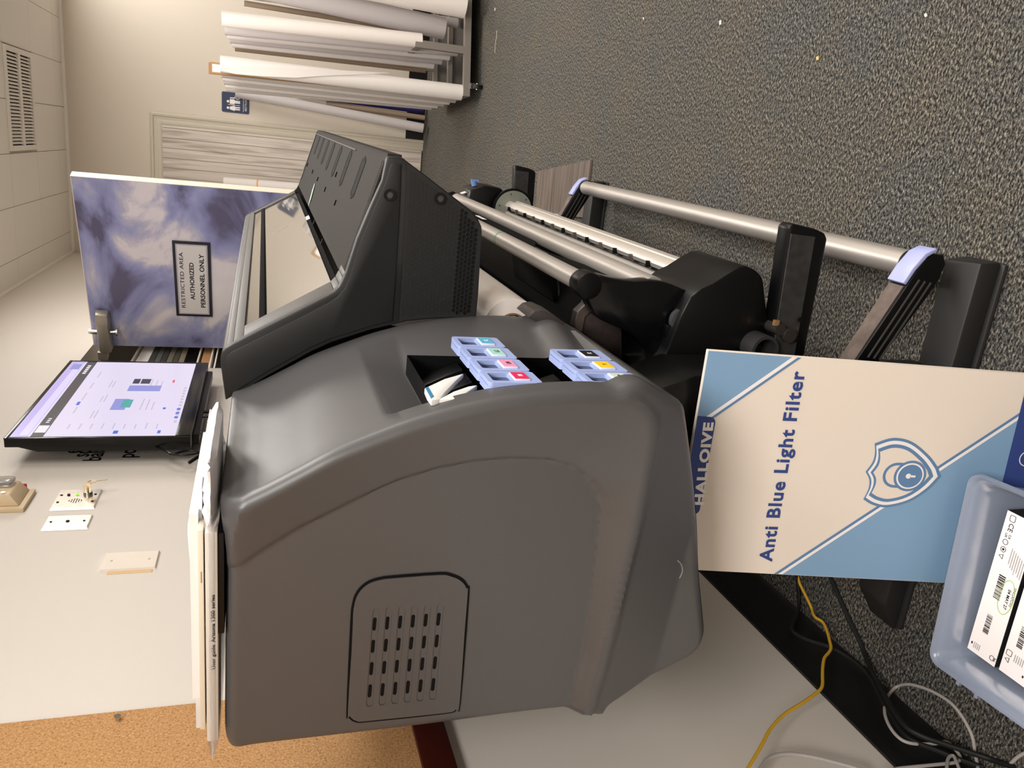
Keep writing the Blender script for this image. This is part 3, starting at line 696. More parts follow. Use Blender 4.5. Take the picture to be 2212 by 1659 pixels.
MB().place(fill2d([L0, shrink(L0, .0034)], .0008), org, (1, 0, 0), (0, 0, 1), (0, -1, 0)).build('panel_gap', 'void', pr)
strips = []; holes = []
for k in range(6):
    xa, ya = 812+27.4*k, 1312-1.9*k; xb, yb = 797.5+27.2*k, 1523-2.9*k
    xa += 1.5*k*.2
    w = 7.5
    strips.append([(xa-w, ya+5), (xa-w+3, ya), (xa+w-3, ya), (xa+w, ya+5), (xb+w, yb-5), (xb+w-3, yb), (xb-w+3, yb), (xb-w, yb-5)])
    for j in range(4):
        f0 = .095+.228*j; f1 = f0+.135
        c0 = (xa+(xb-xa)*f0-1, ya+(yb-ya)*f0); c1 = (xa+(xb-xa)*f1-1, ya+(yb-ya)*f1)
        holes.append([(c0[0]-4, c0[1]+3), (c0[0]-2, c0[1]), (c0[0]+2, c0[1]), (c0[0]+4, c0[1]+3), (c1[0]+4, c1[1]-3), (c1[0]+2, c1[1]), (c1[0]-2, c1[1]), (c1[0]-4, c1[1]-3)])
SL = [ploop(s) for s in strips]; HL = [ploop(h) for h in holes]
ap = MB().place(fill2d([shrink(L0, .0034)]+SL, .0016), (pcx, FY-.0014, pcz), (1, 0, 0), (0, 0, 1), (0, -1, 0)).build('access_panel', 'grey', pr)
MB().place(fill2d([shrink(L0, .0044)]+HL, .0012), (pcx, FY-.0006, pcz), (1, 0, 0), (0, 0, 1), (0, -1, 0)).build('slotted_plate', 'grey', ap)
MB().place(fill2d([shrink(L0, .012)], .0004), (pcx, FY-.0004, pcz), (1, 0, 0), (0, 0, 1), (0, -1, 0)).build('slot_backing', 'void', ap)
p = at(1318, 1494, 'y', .87); MB().obox(p, (.008, 0, .003), (0, .004, 0), (-.001, 0, .0025)).build('tape_scrap', 'cream', pr)
# small scratch-like moulded mark near the lower edge
p = [at(x, y, 'y', D+.02) for x, y in ((1464, 1211), (1472, 1220), (1474, 1235), (1468, 1249))]
MB().sweep(p, .0008).build('moulded_mark', mat('mark_grey', (132, 130, 130), .4), pr)
# front lower lip strip of the ink housing (bright edge by the second bay)
# white plastic latches beside the cartridges, with a blue stripe
def yzpoly(pxs, x): return [at(a, c, 'x', x) for a, c in pxs]
def latch(pxs, x=-.304, t=.008):
    q = yzpoly(pxs, x); return MB().hexa([p-Vector((t, 0, 0)) for p in q], q).build('white_latch', mat('latch_white', (228, 226, 222), .4), pr, bevel=.0015)
lt = latch([(917, 838), (960, 818), (1002, 806), (985, 822), (962, 846), (950, 862), (932, 864), (923, 852)])
latch([(948, 862), (980, 845), (1012, 834), (1032, 831), (1012, 845), (990, 862)]); latch([(1212, 842), (1222, 832), (1255, 830), (1240, 842)], -.30)
q = yzpoly([(919, 838), (925, 835), (937, 856), (931, 860)], -.3035); MB().hexa([p-Vector((.002, 0, 0)) for p in q], q).build('blue_stripe', mat('stripe_blue', (60, 130, 170), .5), lt)
# ------------------------------------------------------------------ the cover (window, shelf, honeycomb end)
side_px = [(487, 866), (477, 792), (476, 776), (479, 763), (487, 754), (503, 744.6), (566.6, 711), (640, 674), (705, 641), (722.5, 631), (734, 619), (742, 604), (747.4, 592), (771.5, 517), (801.7, 445), (825.8, 390.7), (834.8, 350), (836, 342), (841, 338), (862, 339), (872, 342), (879, 348), (916, 375.6), (997.6, 439), (1020, 456), (1033, 472), (1041, 490), (1042, 502), (1034, 640), (1029, 688), (940, 689), (877, 695), (856, 701), (801.7, 713), (717, 740), (675, 759), (580, 812)]
sp_ = XZ(side_px, YC-.003)
def inset(lp, d):
    n = len(lp); r = []
    ar = sum(lp[i][0]*lp[(i+1) % n][1]-lp[(i+1) % n][0]*lp[i][1] for i in range(n)); sg_ = 1 if ar > 0 else -1
    for i in range(n):
        a, p, q = Vector(lp[i-1]), Vector(lp[i]), Vector(lp[(i+1) % n])
        e1, e2 = (p-a).normalized(), (q-p).normalized(); n1 = Vector((-e1.y, e1.x))*sg_; n2 = Vector((-e2.y, e2.x))*sg_
        m = (n1+n2).normalized(); k = d/max(.5, m.dot(n1)); r.append(tuple(p+m*k))
    return r
# dark end plate: rim and inner field
ndiv = 23
MB().prism(sp_, YC-.001, YC+.018).build('end_rim', 'char', pr, bevel=.003)
div_px = [(874, 351), (868, 480), (861, 610), (855, 699)]
field_px = [(497, 852), (488, 790), (487, 779), (491, 768), (500, 760), (566, 727), (640, 690), (712, 653), (730, 640), (745, 622), (754, 600), (778, 522), (808, 450), (832, 395), (843, 358), (848, 352), (866, 353), (864, 420), (860, 500), (854, 600), (847, 693), (801, 704), (713, 731), (671, 750), (580, 800)]
MB().prism(XZ(field_px, YC-.003), YC-.0045, YC+.002).build('end_cheek', 'char', pr, bevel=.0012)
# honeycomb panel: front skin with hex holes, backing only where it is closed
hp = [(878, 356), (880, 352), (915, 378), (996, 442), (1018, 459), (1030, 474), (1038, 491), (1039, 502), (1031, 640), (1026, 684), (940, 685), (877, 691), (862, 694), (868, 600), (873, 480)]
HP = XZ(hp, YC-.003); HPn = np.array(HP)
hexes = []; pitch = .0073
for i in range(-60, 60):
    for j in range(-60, 60):
        c = (-.17+pitch*(i+.5*(j % 2)), 1.02+pitch*.866*j); cc = np.array([c])
        if inside(cc, HPn)[0] and sdist(cc, HPn)[0] > .0062: hexes.append(circ(pitch*.5, 6, c[0], c[1], math.pi/6))
thr = at(985, 560, 'y', YC).z
opened = [h for h in hexes if sum(p[1] for p in h)/6 < thr]
hm = MB().place(fill2d([HP]+hexes, .0010), (0, YC-.0048, 0), (1, 0, 0), (0, 0, 1), (0, 1, 0)).build('honeycomb_grille', 'charh', pr)
closed = [h for h in hexes if h not in opened]
bk = MB().place(fill2d([HP]+[[(c[0], c[1]) for c in h] for h in opened], .001), (0, YC-.0040, 0), (1, 0, 0), (0, 0, 1), (0, 1, 0)); bk.build('honeycomb_backing', 'charh', hm)
for x, y in ((842.4, 421.7), (951.5, 429.3)):
    p = at(x, y, 'y', YC-.005)
    c = MB().tube(p+Vector((0, .001, 0)), p+Vector((0, -.002, 0)), .0095, .007, 20).build('screw_recess', 'blk', pr)
    MB().cyl(p+Vector((0, .001, 0)), p+Vector((0, -.0012, 0)), .0045, n=16).build('screw', mat('screw_dark', (90, 88, 86), .3, metal=.8), c)
# extruded cover parts
def slab(b, a, c, y0, y1, t, mi=None):
    a, c = Vector((a[0], 0, a[1])), Vector((c[0], 0, c[1])); n = Vector((-(c.z-a.z), 0, (c.x-a.x))).normalized()*t
    if n.z > 0: n = -n
    q = [a, c, c+n, a+n]
    return b.hexa([p+Vector((0, y0, 0)) for p in q], [p+Vector((0, y1, 0)) for p in q], mi)
def lerp(a, c, s): return (a[0]+(c[0]-a[0])*s, a[1]+(c[1]-a[1])*s)
top = XZ([(487, 866), (477, 792), (479, 763), (487, 754), (503, 744.6), (722.5, 631), (734, 619), (742, 604), (747.4, 592), (836, 345), (841, 338), (872, 342)], YC)
Ta, Tb = top[4], top[5]
YS, YF = YC+.018, 2.98
b = MB()
for i in range(0, 4): slab(b, top[i], top[i+1], YS, YF, .004)
slab(b, lerp(Ta, Tb, 0), lerp(Ta, Tb, .10), YS, YF, .006)
slab(b, lerp(Ta, Tb, .1), Tb, YS, YS+.068, .006); slab(b, lerp(Ta, Tb, .1), Tb, YF-.05, YF, .006)
for i in range(5, 8): slab(b, top[i], top[i+1], YS, YS+.068, .006)
wf = b.build('window_frame', 'metal', pr, bevel=.0012)
def offs(a, c, t):
    n = Vector((-(c[1]-a[1]), (c[0]-a[0]))).normalized(); n = -n if n.y > 0 else n
    return (a[0]+n.x*t, a[1]+n.y*t), (c[0]+n.x*t, c[1]+n.y*t)
ga, gb = offs(lerp(Ta, Tb, .09), lerp(Ta, Tb, 1.0), .004)
slab(MB(), ga, gb, YS+.06, YF-.04, .004).build('window_glass', 'glass', pr)
GO, GN = Vector((ga[0], 0, ga[1])), Vector((-(gb[1]-ga[1]), 0, gb[0]-ga[0])).normalized(); GN = GN if GN.x > 0 else -GN
e1_, e2_ = onpl(590, 506, GO, GN), onpl(620, 487, GO, GN); ev = e2_-e1_; el = ev.length/2; ev.normalize(); ew = GN.cross(ev)
MB().place(fill2d([[(el*math.cos(k*.2618), .011*math.sin(k*.2618)) for k in range(24)], [(el*.94*math.cos(k*.2618), .0085*math.sin(k*.2618)) for k in range(24)]], .0003), (e1_+e2_)/2+GN*.0002, ev, ew, GN).build('oval_emblem', mat('emblem_pale', (206, 202, 196), .4), pr)
ga, gb = offs(lerp(Ta, Tb, .245), lerp(Ta, Tb, .315), .0)
slab(MB(), ga, gb, YS+.066, YF-.05, .012).build('window_handle', 'matte', pr, bevel=.002)
ga, gb = offs(lerp(Ta, Tb, .875), lerp(Ta, Tb, 1.06), .0065)
slab(MB(), ga, gb, YS+.068, YF-.05, .010).build('lower_gasket', 'matte', pr)
p = onpl(662, 472, Vector((ga[0], 0, ga[1])), GN); MB().obox(p+GN*.0004, GN*.0004, Vector((0, .034, 0)), GN.cross(Vector((0, 1, 0)))*.009).build('gasket_label', 'white', pr)
# front shelf with perforations
sa, sb_ = top[8], top[9]
SN = Vector((-(sb_[1]-sa[1]), 0, sb_[0]-sa[0])).normalized(); SN = SN if SN.z > 0 else -SN
SU = Vector((sb_[0]-sa[0], 0, sb_[1]-sa[1])); SLn = SU.length; SU.normalize(); SA = Vector((sa[0], 0, sa[1]))
b = MB(); slab(b, top[7], top[8], YS+.068, YF, .004); slab(b, sa, sb_, YS+.03, YF, .006)
slab(b, top[9], top[10], YS, YF, .004); slab(b, top[10], top[11], YS, YF, .004)
shf = b.build('front_shelf', 'shelf', pr)
holes = []; 
for j in range(4):
    for i in range(44):
        holes.append(rrect(.0022, .0042, .0008, 1, SLn*(i+.5+(j % 2)*.5)/45, .0045+j*.0062))
MB().place(fill2d([[(0, 0), (SLn, 0), (SLn, .030), (0, .030)]]+holes, .003), SA+Vector((0, YS, 0))-SN*.003, SU, (0, 1, 0), SN).build('perforated_strip', 'shelf', shf)
MB().place(fill2d([[(0, 0), (SLn, 0), (SLn, .030), (0, .030)]], .001), SA+Vector((0, YS, 0))-SN*.0055, SU, (0, 1, 0), SN).build('strip_backing', 'void', shf)
sl_px = [((790, 337), (758, 430)), ((759, 323), (734.5, 404)), ((738, 314), (717, 384)), ((723, 306), (704.5, 369)), ((710.5, 300), (695, 357)), ((699, 295), (687, 346)), ((690, 291.5), (680, 336))]
for q0, q1 in sl_px:
    a = onpl(*q0, SA, SN); c = onpl(*q1, SA, SN)
    ym = (a.y+c.y)/2; s0_, s1_ = (c-SA).dot(SU), (a-SA).dot(SU); L1 = max(.05, s1_-s0_)
    wv = .058
    o_ = SA+SU*(s0_+L1/2)+Vector((0, ym, 0))+SN*.0002
    lp = [(-L1/2, 0), (-L1/2+.008, wv/2), (L1/2-.008, wv/2), (L1/2, 0), (L1/2-.008, -wv/2), (-L1/2+.008, -wv/2)]
    hl = [rrect(.0024, .046, .0006, 1, -L1/2+.012+(L1-.024)*k/15, 0) for k in range(16)]
    sv = MB().place(fill2d([lp]+hl, .0006), o_, SU, (0, 1, 0), SN).build('air_slot', 'slot', shf)
    MB().place(fill2d([shrink(lp, .002)], .0002), o_, SU, (0, 1, 0), SN).build('slot_dark', 'void', sv)
for x, y in ((727, 377), (703, 409), (687, 387), (676, 371), (665, 356), (725, 438), (697, 523), (680, 480)):
    p = onpl(x, y, SA, SN); MB().obox(p+SN*.0015, SU*.006, Vector((0, .0025, 0)), SN*.0015).build('locating_tab', 'blk', shf)
# bright folded edge along the shelf's far half
a, c = SA+SU*(SLn-.004), SA+SU*(SLn-.004)
MB().box((0, 0, 0), (0, 0, 0))
b = MB().cyl(a+Vector((0, 1.66, .001)), c+Vector((0, YF, .001)), .0018, n=8); b.cyl(SA+SU*.02+Vector((0, YF-.03, .002)), SA+SU*SLn+Vector((0, YF-.03, .002)), .0018, n=8); b.build('folded_edge', 'metal', shf)
# far end plate of the cover
MB().prism(sp_, YF, YF+.02).build('far_end_plate', 'char', pr)
# lower front skin of the cover, between shelf nose and tail
low = XZ([(872, 342), (916, 375.6), (997.6, 439), (1020, 456), (1033, 472), (1041, 490)], YC)
b = MB()
for i in range(1):
    q = [low[i], low[i+1]]; c0, c1 = Vector((q[0][0], 0, q[0][1])), Vector((q[1][0], 0, q[1][1])); n = Vector((-.7, 0, .7))*.004
    b.hexa([c0+Vector((0, YS, 0)), c1+Vector((0, YS, 0)), c1+n+Vector((0, YS, 0)), c0+n+Vector((0, YS, 0))], [c0+Vector((0, YF, 0)), c1+Vector((0, YF, 0)), c1+n+Vector((0, YF, 0)), c0+n+Vector((0, YF, 0))])
b.build('cover_underside', 'char', pr)
# main beam and chassis under the cover
MB().prism([(-.86, .80), (-.34, .80), (-.34, .94), (-.31, 1.10), (-.36, 1.30), (-.86, 1.31)], YS+.012, YF).build('chassis', 'blk', pr)
MB().prism([(-.80, .69), (-.36, .69), (-.36, .80), (-.80, .80)], YC+.02, 3.10).build('main_beam', 'blk', pr)
MB().prism(sp_[:1]+[(-.30, 1.10), (-.25, .85), (-.30, .72), (-.86, .70), (-.88, 1.3)], YF+.02, YF+.36).build('far_housing', 'grey', pr, bevel=.01)
# green-grey inner roll bracket seen through the grille
MB().hexa([(-.29, 1.285, .94), (-.13, 1.45, .94), (-.13, 1.454, .94), (-.29, 1.289, .94)], [(-.29, 1.285, 1.05), (-.13, 1.45, 1.05), (-.13, 1.454, 1.05), (-.29, 1.289, 1.05)]).build('inner_bracket', mat('bracket_pale', (168, 166, 146), .5), pr)
# ------------------------------------------------------------------ stand and take-up gear
def leg(y0, y1):
    b = MB().prism([(-.50, .055), (-.33, .055), (-.33, .62), (-.36, .70), (-.60, .70), (-.56, .5)], y0, y1); b.build('leg', 'blk', pr, bevel=.006)
leg(1.07, 1.20); leg(2.90, 3.02)
def foot(y0, y1):
    b = MB().hexa([(-.90, y0+.006, .012), (-.118, y0+.006, .012), (-.118, y1-.006, .012), (-.90, y1-.006, .012)], [(-.83, y0+.004, .062), (-.122, y0+.004, .062), (-.128, y1-.004, .062), (-.83, y1-.004, .062)])
    b.hexa([(-.895, y0-.002, .0), (-.12, y0-.002, .0), (-.12, y1, .0), (-.895, y1, .0)], [(-.89, y0-.002, .012), (-.12, y0-.002, .012), (-.12, y1, .012), (-.89, y1, .012)])
    return b.build('foot_beam', mat('foot_black', (34, 33, 33), .55), pr, bevel=.006)
ft = foot(1.10, 1.19); foot(2.92, 3.01)
# side arms that stick out beside each foot, above the floor
def side_arm(y0, y1):
    o = MB().prism([(-.36, .315), (-.11, .322), (-.10, .330), (-.094, .352), (-.088, .400), (-.095, .407), (-.335, .392), (-.36, .385)], y0, y1).build('side_arm', 'blk', pr, bevel=.004)
    MB().prism([(-.355, .34), (-.108, .352), (-.106, .402), (-.33, .388)], y0-.004, y0+.001).build('arm_cover', mat('dusty_black', (44, 43, 42), .7, var=.35, vscale=60), o)
    return o
side_arm(1.20, 1.235); side_arm(2.87, 2.905)
for x, y in ((1728, 690), (1718, 732)):
    p = at(x, y, 'y', 1.197); MB().cyl(p, p+Vector((0, -.003, 0)), .005, n=16).build('bolt', 'blkg', pr)
# lower tension bar on its swing arms
MB().cyl((-.144, 1.20, .122), (-.144, 2.86, .122), .0248, n=40).build('tension_bar', 'alu', pr)
for y0, y1 in ((1.155, 1.195), (2.865, 2.90)):
    ym = (y0+y1)/2
    MB().cyl((-.144, y1-.002 if y0 < 2 else y0-.012, .122), (-.144, y1+.012 if y0 < 2 else y0+.004, .122), .0262, n=32).build('end_cap', 'blk', pr)
    prof_a = [(-.345, .196), (-.325, .236), (-.185, .166), (-.155, .152), (-.132, .138), (-.118, .118), (-.118, .098), (-.135, .088), (-.165, .094), (-.20, .112)]
    sa_o = MB().prism(prof_a, y0, y1).build('swing_arm', 'blk', pr, bevel=.002)
    MB().prism([(-.330, .2365), (-.180, .1640), (-.180, .1680), (-.330, .2405)], y0+.004, y1).build('arm_top', 'alud', sa_o)
    g = MB()
    for k, (dx, dz) in enumerate(((.004, -.012), (.002, -.026), (.0, -.040))):
        g.obox((-.245+dx, y0-.0008, .188+dz), (.075, 0, -.036), (0, .0012, 0), (.0006, 0, .0014))
    g.build('rib', mat('rib_grey', (70, 68, 66), .4), sa_o)
    MB().prism([(-.178, .1640), (-.150, .1500), (-.124, .131), (-.112, .112), (-.107, .116), (-.118, .138), (-.146, .158), (-.174, .172)], y0+.002, y1+.004).build('lavender_grip', 'lav2', sa_o, bevel=.002)
# upper diverter bar
MB().cyl((-.2265, 1.27, .7505), (-.2265, 2.9, .7505), .0178, n=36).build('diverter_bar', 'alu', pr)
p = at(1058, 503, 'x', -.213)
MB().tube((-.2265, p.y-.003, .7505), (-.2265, p.y+.003, .7505), .0183, .0176).build('green_mark', mat('green_tape', (90, 150, 110), .5), pr)
p = at(1038, 471, 'x', -.234); MB().obox(p+Vector((.002, 0, 0)), (.0004, 0, 0), (0, .05, 0), (0, 0, .006)).build('bar_label', 'white', pr)
MB().cyl((-.2265, 1.245, .7505), (-.2265, 1.285, .7505), .0235, n=32).build('bar_socket', 'blk', pr, bevel=.002)
# lower roller behind it
MB().cyl((-.2265, 1.265, .618), (-.2265, 2.86, .618), .020, n=36).build('guide_roller', 'alu', pr)
for pxs in ([(995, 440), (1043, 467), (1112, 496), (1156.5, 517), (1156, 540), (1120, 530), (1040, 490)], [(1184, 545), (1250, 567), (1326.5, 593), (1328, 606), (1300, 612), (1240, 596), (1200, 572)]):
    q = [at(a, c, 'x', -.236) for a, c in pxs]; MB().hexa([p-Vector((.004, 0, 0)) for p in q], q).build('roller_shield', 'matte', pr)
# black diverter arm, near side (curved plate) and the take-up housing
arm_px = [(1262, 612), (1275, 598), (1300, 596), (1325, 602), (1370, 608), (1405, 606), (1440, 610), (1475, 624), (1505, 640), (1500, 665), (1480, 700), (1455, 730), (1440, 742), (1436, 765), (1420, 768), (1402, 760), (1375, 730), (1345, 712), (1310, 697), (1285, 680), (1266, 640)]
MB().prism([(p.x, p.z) for p in smooth([Vector((a, 0, c)) for a, c in XZ(arm_px, 1.25)], 3, True)], 1.25, 1.285).build('diverter_arm', 'blkg', pr, bevel=.004)
hs = [(1493, 641), (1540, 612), (1597, 577), (1622, 578), (1640, 590), (1650, 608), (1654, 650), (1664, 705), (1690, 770), (1700, 830), (1700, 1000), (1480, 1000), (1400, 880), (1380, 840), (1402, 800), (1436, 768), (1452, 730)]
MB().prism([(p.x, p.z) for p in smooth([Vector((a, 0, c)) for a, c in XZ(hs, 1.22)], 2, True)], 1.22, 1.40).build('take_up_housing', 'blk', pr, bevel=.004)
a = XZ([(1497, 645), (1600, 584), (1624, 585), (1640, 600)], 1.22)
b = MB()
for i in range(3):
    b.add([], [])
    c0, c1 = Vector((a[i][0], 0, a[i][1])), Vector((a[i+1][0], 0, a[i+1][1])); n = Vector((-(c1.z-c0.z), 0, c1.x-c0.x)).normalized(); n = n if n.x > 0 or n.z > 0 else -n
    b.hexa([c0+Vector((0, 1.225, 0)), c1+Vector((0, 1.225, 0)), c1+n*.005+Vector((0, 1.225, 0)), c0+n*.005+Vector((0, 1.225, 0))], [c0+Vector((0, 1.385, 0)), c1+Vector((0, 1.385, 0)), c1+n*.005+Vector((0, 1.385, 0)), c0+n*.005+Vector((0, 1.385, 0))])
b.build('housing_top_strip', mat('satin_black', (52, 46, 42), .35), pr, bevel=.001)
p = at(1468, 690, 'y', 1.245); MB().tube(p, p+Vector((0, -.012, 0)), .022, .014, 28).cyl(p+Vector((0, .0, 0)), p+Vector((0, -.008, 0)), .012).build('pivot_hub', mat('hub_grey', (70, 70, 72), .35), pr)
p = at(1443, 716, 'y', 1.24); MB().box(p-Vector((.012, .0, .012)), p+Vector((.012, .02, .004))).build('limit_switch', 'blk', pr, bevel=.001)
p = at(1640, 752, 'y', 1.20); MB().tube(p+Vector((0, .02, 0)), p+Vector((0, -.02, 0)), .028, .022, 28).build('cable_collar', mat('collar_black', (48, 47, 48), .4), pr)
p = at(1676, 708, 'y', 1.20); MB().cyl(p+Vector((0, .02, 0)), p-Vector((0, .015, 0)), .011).cyl(p-Vector((.01, .0, .02)), p-Vector((.01, .02, .02)), .013).build('clamp_stub', mat('stub_dark', (58, 54, 50), .4, metal=.4), pr)
p = at(1677, 696, 'y', 1.19); MB().box(p-Vector((.006, .004, .004)), p+Vector((.004, .004, .005))).build('brass_tab', mat('brass_tab', (206, 160, 110), .3, metal=.7), pr)
p = at(1661, 652, 'y', 1.24); MB().box(p-Vector((.006, .004, .005)), p+Vector((.006, .004, .006))).build('white_tab', 'white', pr)
# dull steel bracket between body and arm
br = [(1262, 684), (1279, 668), (1284, 658), (1300, 668), (1342, 695), (1345, 780), (1300, 752), (1255, 716)]
MB().prism(XZ(br, 1.30), 1.30, 1.36).build('steel_bracket', mat('bracket_steel', (66, 58, 56), .42, metal=.5, var=.4, vscale=30), pr, bevel=.002)
e = XZ([(1266, 655), (1284, 657), (1278, 668), (1262, 683), (1255, 716), (1243, 708), (1243, 692), (1250, 671)], 1.297)
MB().prism(e, 1.294, 1.30).build('bracket_edge', 'alud', pr)
# ribbed black box and long black tray behind the diverter bar
q = XZ([(1158, 577), (1245, 622), (1241, 667), (1164, 632)], 1.7)
b = MB().prism(q, 1.6, 1.9); rb = b.build('tray_box', 'blk', pr, bevel=.003)
g = MB()
for k in range(4): g.prism([lerp(q[0], q[1], .15+.23*k), lerp(q[0], q[1], .18+.23*k), lerp(q[3], q[2], .18+.23*k), lerp(q[3], q[2], .15+.23*k)], 1.596, 1.601)
g.build('ribbing', mat('rib_grey', (70, 68, 66), .4), rb)
MB().prism([(-.48, .50), (-.30, .50), (-.28, .66), (-.46, .70)], 1.42, 2.88).build('lower_tray', 'blk', pr)
MB().prism([(-.50, .34), (-.40, .34), (-.39, .52), (-.40, .58), (-.50, .58)], 2.80, 2.81).build('olive_end_plate', 'olive', pr)
for x, z in ((-.405, .49), (-.43, .45)): MB().cyl((x, 2.799, z), (x, 2.795, z), .004, n=10).build('rivet', 'chrome', pr)
# take-up spindle: slotted aluminium extrusion with a flange disc at the far end
sx, sz = -.243, .418
def spr(a, r): return (sx+r*math.cos(math.radians(a)), sz+r*math.sin(math.radians(a)))
sec = []
for k in range(4):
    a0 = 50+90*k
    sec += [spr(a0-34, .030), spr(a0-20, .036), spr(a0, .0375), spr(a0+20, .036), spr(a0+34, .030), spr(a0+40, .018), spr(a0+50, .018)]
MB().prism(sec, 1.385, 2.80).build('take_up_spindle', mat('spindle_alu', (226, 220, 212), .38, metal=.7), pr)
for k in range(14):
    y = 1.52+.093*k; c = spr(75, .030); MB().box((c[0]-.007, y, c[1]-.006), (c[0]+.007, y+.007, c[1]+.012)).build('core_clip', 'blk' if k % 2 else 'alud', pr)
MB().cyl((*spr(95, .024)[:1], 1.52, spr(95, .024)[1]), (spr(95, .024)[0], 2.76, spr(95, .024)[1]), .0035, n=8).build('release_rod', 'blk', pr)
MB().cyl((sx, 2.80, sz), (sx, 2.812, sz), .076, n=56).build('flange_rim', 'blk', pr)
MB().cyl((sx, 2.792, sz), (sx, 2.801, sz), .068, n=56).build('flange_disc', 'disc', pr)
for t in (.3, 1.35, 2.4, 3.5, 4.5, 5.5): MB().cyl((sx+.058*math.cos(t), 2.7925, sz+.058*math.sin(t)), (sx+.058*math.cos(t), 2.790, sz+.058*math.sin(t)), .003, n=10).build('disc_screw', 'chrome', pr)
mb_ = MB().prism([(-.30, .44), (-.20, .43), (-.172, .46), (-.168, .52), (-.19, .575), (-.26, .585), (-.31, .56)], 2.84, 2.99).build('take_up_motor', 'blk', pr, bevel=.008)
MB().obox((-.196, 2.90, .563), (.0, .018, 0), (.012, 0, -.030), (.001, 0, .0005)).build('motor_label', 'white', mb_)
b = MB().cyl((-.176, 2.90, .545), (-.160, 2.90, .55), .010, n=16); b.obox((-.158, 2.90, .545), (.004, 0, 0), (0, .004, 0), (0, 0, .014)); b.build('blue_knob', mat('knob_blue', (120, 150, 210), .3), mb_)
MB().prism([(-.29, .60), (-.215, .60), (-.20, .63), (-.215, .67), (-.28, .68)], 2.865, 2.885).build('far_bracket', 'blk', pr, bevel=.003)
# print media roll hanging behind the honeycomb
mrx, mrz, mrr = -.315, .868, .052
rl = thing('media_roll', 'white print media roll on its brown core inside the printer front', 'media roll', (mrx, 1.30, mrz-mrr), 'P')
MB().tube((mrx, 1.29, mrz), (mrx, 2.85, mrz), mrr, .026, 56).build('paper', 'rollw', rl)
MB().tube((mrx, 1.287, mrz), (mrx, 2.853, mrz), .0262, .0235, 40).build('core', mat('core_brown', (140, 104, 70), .8), rl)
b = MB(); 
for a in (0, 60, 120): b.obox((mrx, 2.0, mrz), (.022*math.cos(math.radians(a)), 0, .022*math.sin(math.radians(a))), (0, .80, 0), (.003*math.sin(math.radians(a)), 0, -.003*math.cos(math.radians(a))))
b.build('spindle', 'alu', pr)
MB().prism(XZ([(1138, 684), (1152, 671), (1170, 668), (1195, 679), (1220, 697), (1205, 704), (1187, 714), (1172, 700), (1160, 692)], 1.20), 1.195, 1.262).build('roll_latch', mat('latch_brown', (58, 52, 51), .4), pr, bevel=.002)
# ------------------------------------------------------------------ ink cartridges
def cartridge(label, y0, y1, z1, z0, col, letter, lcol, group):
    ym = (y0+y1)/2; w = (y1-y0)-.002; h = z1-z0
    t = thing('ink_cartridge', label, 'ink cartridge', (-.285, ym, z0), 'P', group)
    # local plane: U = +y (depth), V = up ; thickness towards +x
    cx = (z1+z0)/2
    hole = rrect(w*.64, h*.40, .003, 3, 0, h*.20)
    vf = fill2d([rrect(w, h, .006, 5), hole], .006); sk = fill2d([rrect(w, h, .006, 5), rrect(w-.008, h-.008, .004, 4)], .010)
    o = MB().place(vf, (-.292, ym, cx), (0, 1, 0), (0, 0, 1), (1, 0, 0)).place(sk, (-.3015, ym, cx), (0, 1, 0), (0, 0, 1), (1, 0, 0)).build('handle', 'lav', t, bevel=.0012, segs=2)
    MB().box((-.291, ym-w*.32, z0+h*.20), (-.2840, ym+w*.30, z0+h*.49)).build('label_boss', mat('boss_white', (214, 220, 236), .35), o, bevel=.0008)
    lb = MB().box((-.2842, ym-w*.28, z0+h*.215), (-.2835, ym+w*.26, z0+h*.475)).build('colour_label', mat('label_'+letter.lower(), col, .4), t)
    MB().place(text2d(letter, .0085, .0003, 'CENTER', .02), (-.2835, ym, z0+h*.29), (0, 1, 0), (0, 0, 1), (1, 0, 0)).build('letter', mat('ltr%d' % (lcol[0]), lcol, .5), lb)
    b = MB().prism([(-.43, z1-.010), (-.322, z1-.010), (-.330, z1+.012), (-.350, z1+h*.75), (-.43, z1+h*.75)], ym-w*.42, ym+w*.42)
    b.build('black_case', 'blk', t, bevel=.002)
K1, K2 = (30, 30, 34), (240, 240, 240)
G1, G2 = 'upper row of ink cartridges', 'lower row of ink cartridges'
cartridge('pale blue cartridge handle with a cyan label, farthest of the upper row', 1.048, 1.104, 1.022, .952, (92, 176, 208), 'C', K2, G1)
cartridge('pale blue cartridge handle with a mint green label, upper row', .990, 1.047, 1.022, .952, (164, 214, 202), 'LC', K1, G1)
cartridge('pale blue cartridge handle with a light pink label, upper row', .934, .989, 1.022, .952, (244, 150, 186), 'LM', K1, G1)
cartridge('pale blue cartridge handle with a crimson label, nearest of the upper row', .882, .933, 1.022, .952, (222, 32, 92), 'M', K2, G1)
cartridge('pale blue cartridge handle with a black label, farthest of the lower row', .992, 1.048, .887, .808, (20, 20, 22), 'K', K2, G2)
cartridge('pale blue cartridge handle with a yellow label, lower row', .937, .991, .887, .808, (250, 204, 36), 'Y', K1, G2)
cartridge('pale blue cartridge handle with a pale grey-green label, nearest of the lower row', .884, .936, .887, .808, (206, 220, 212), 'OP', K1, G2)
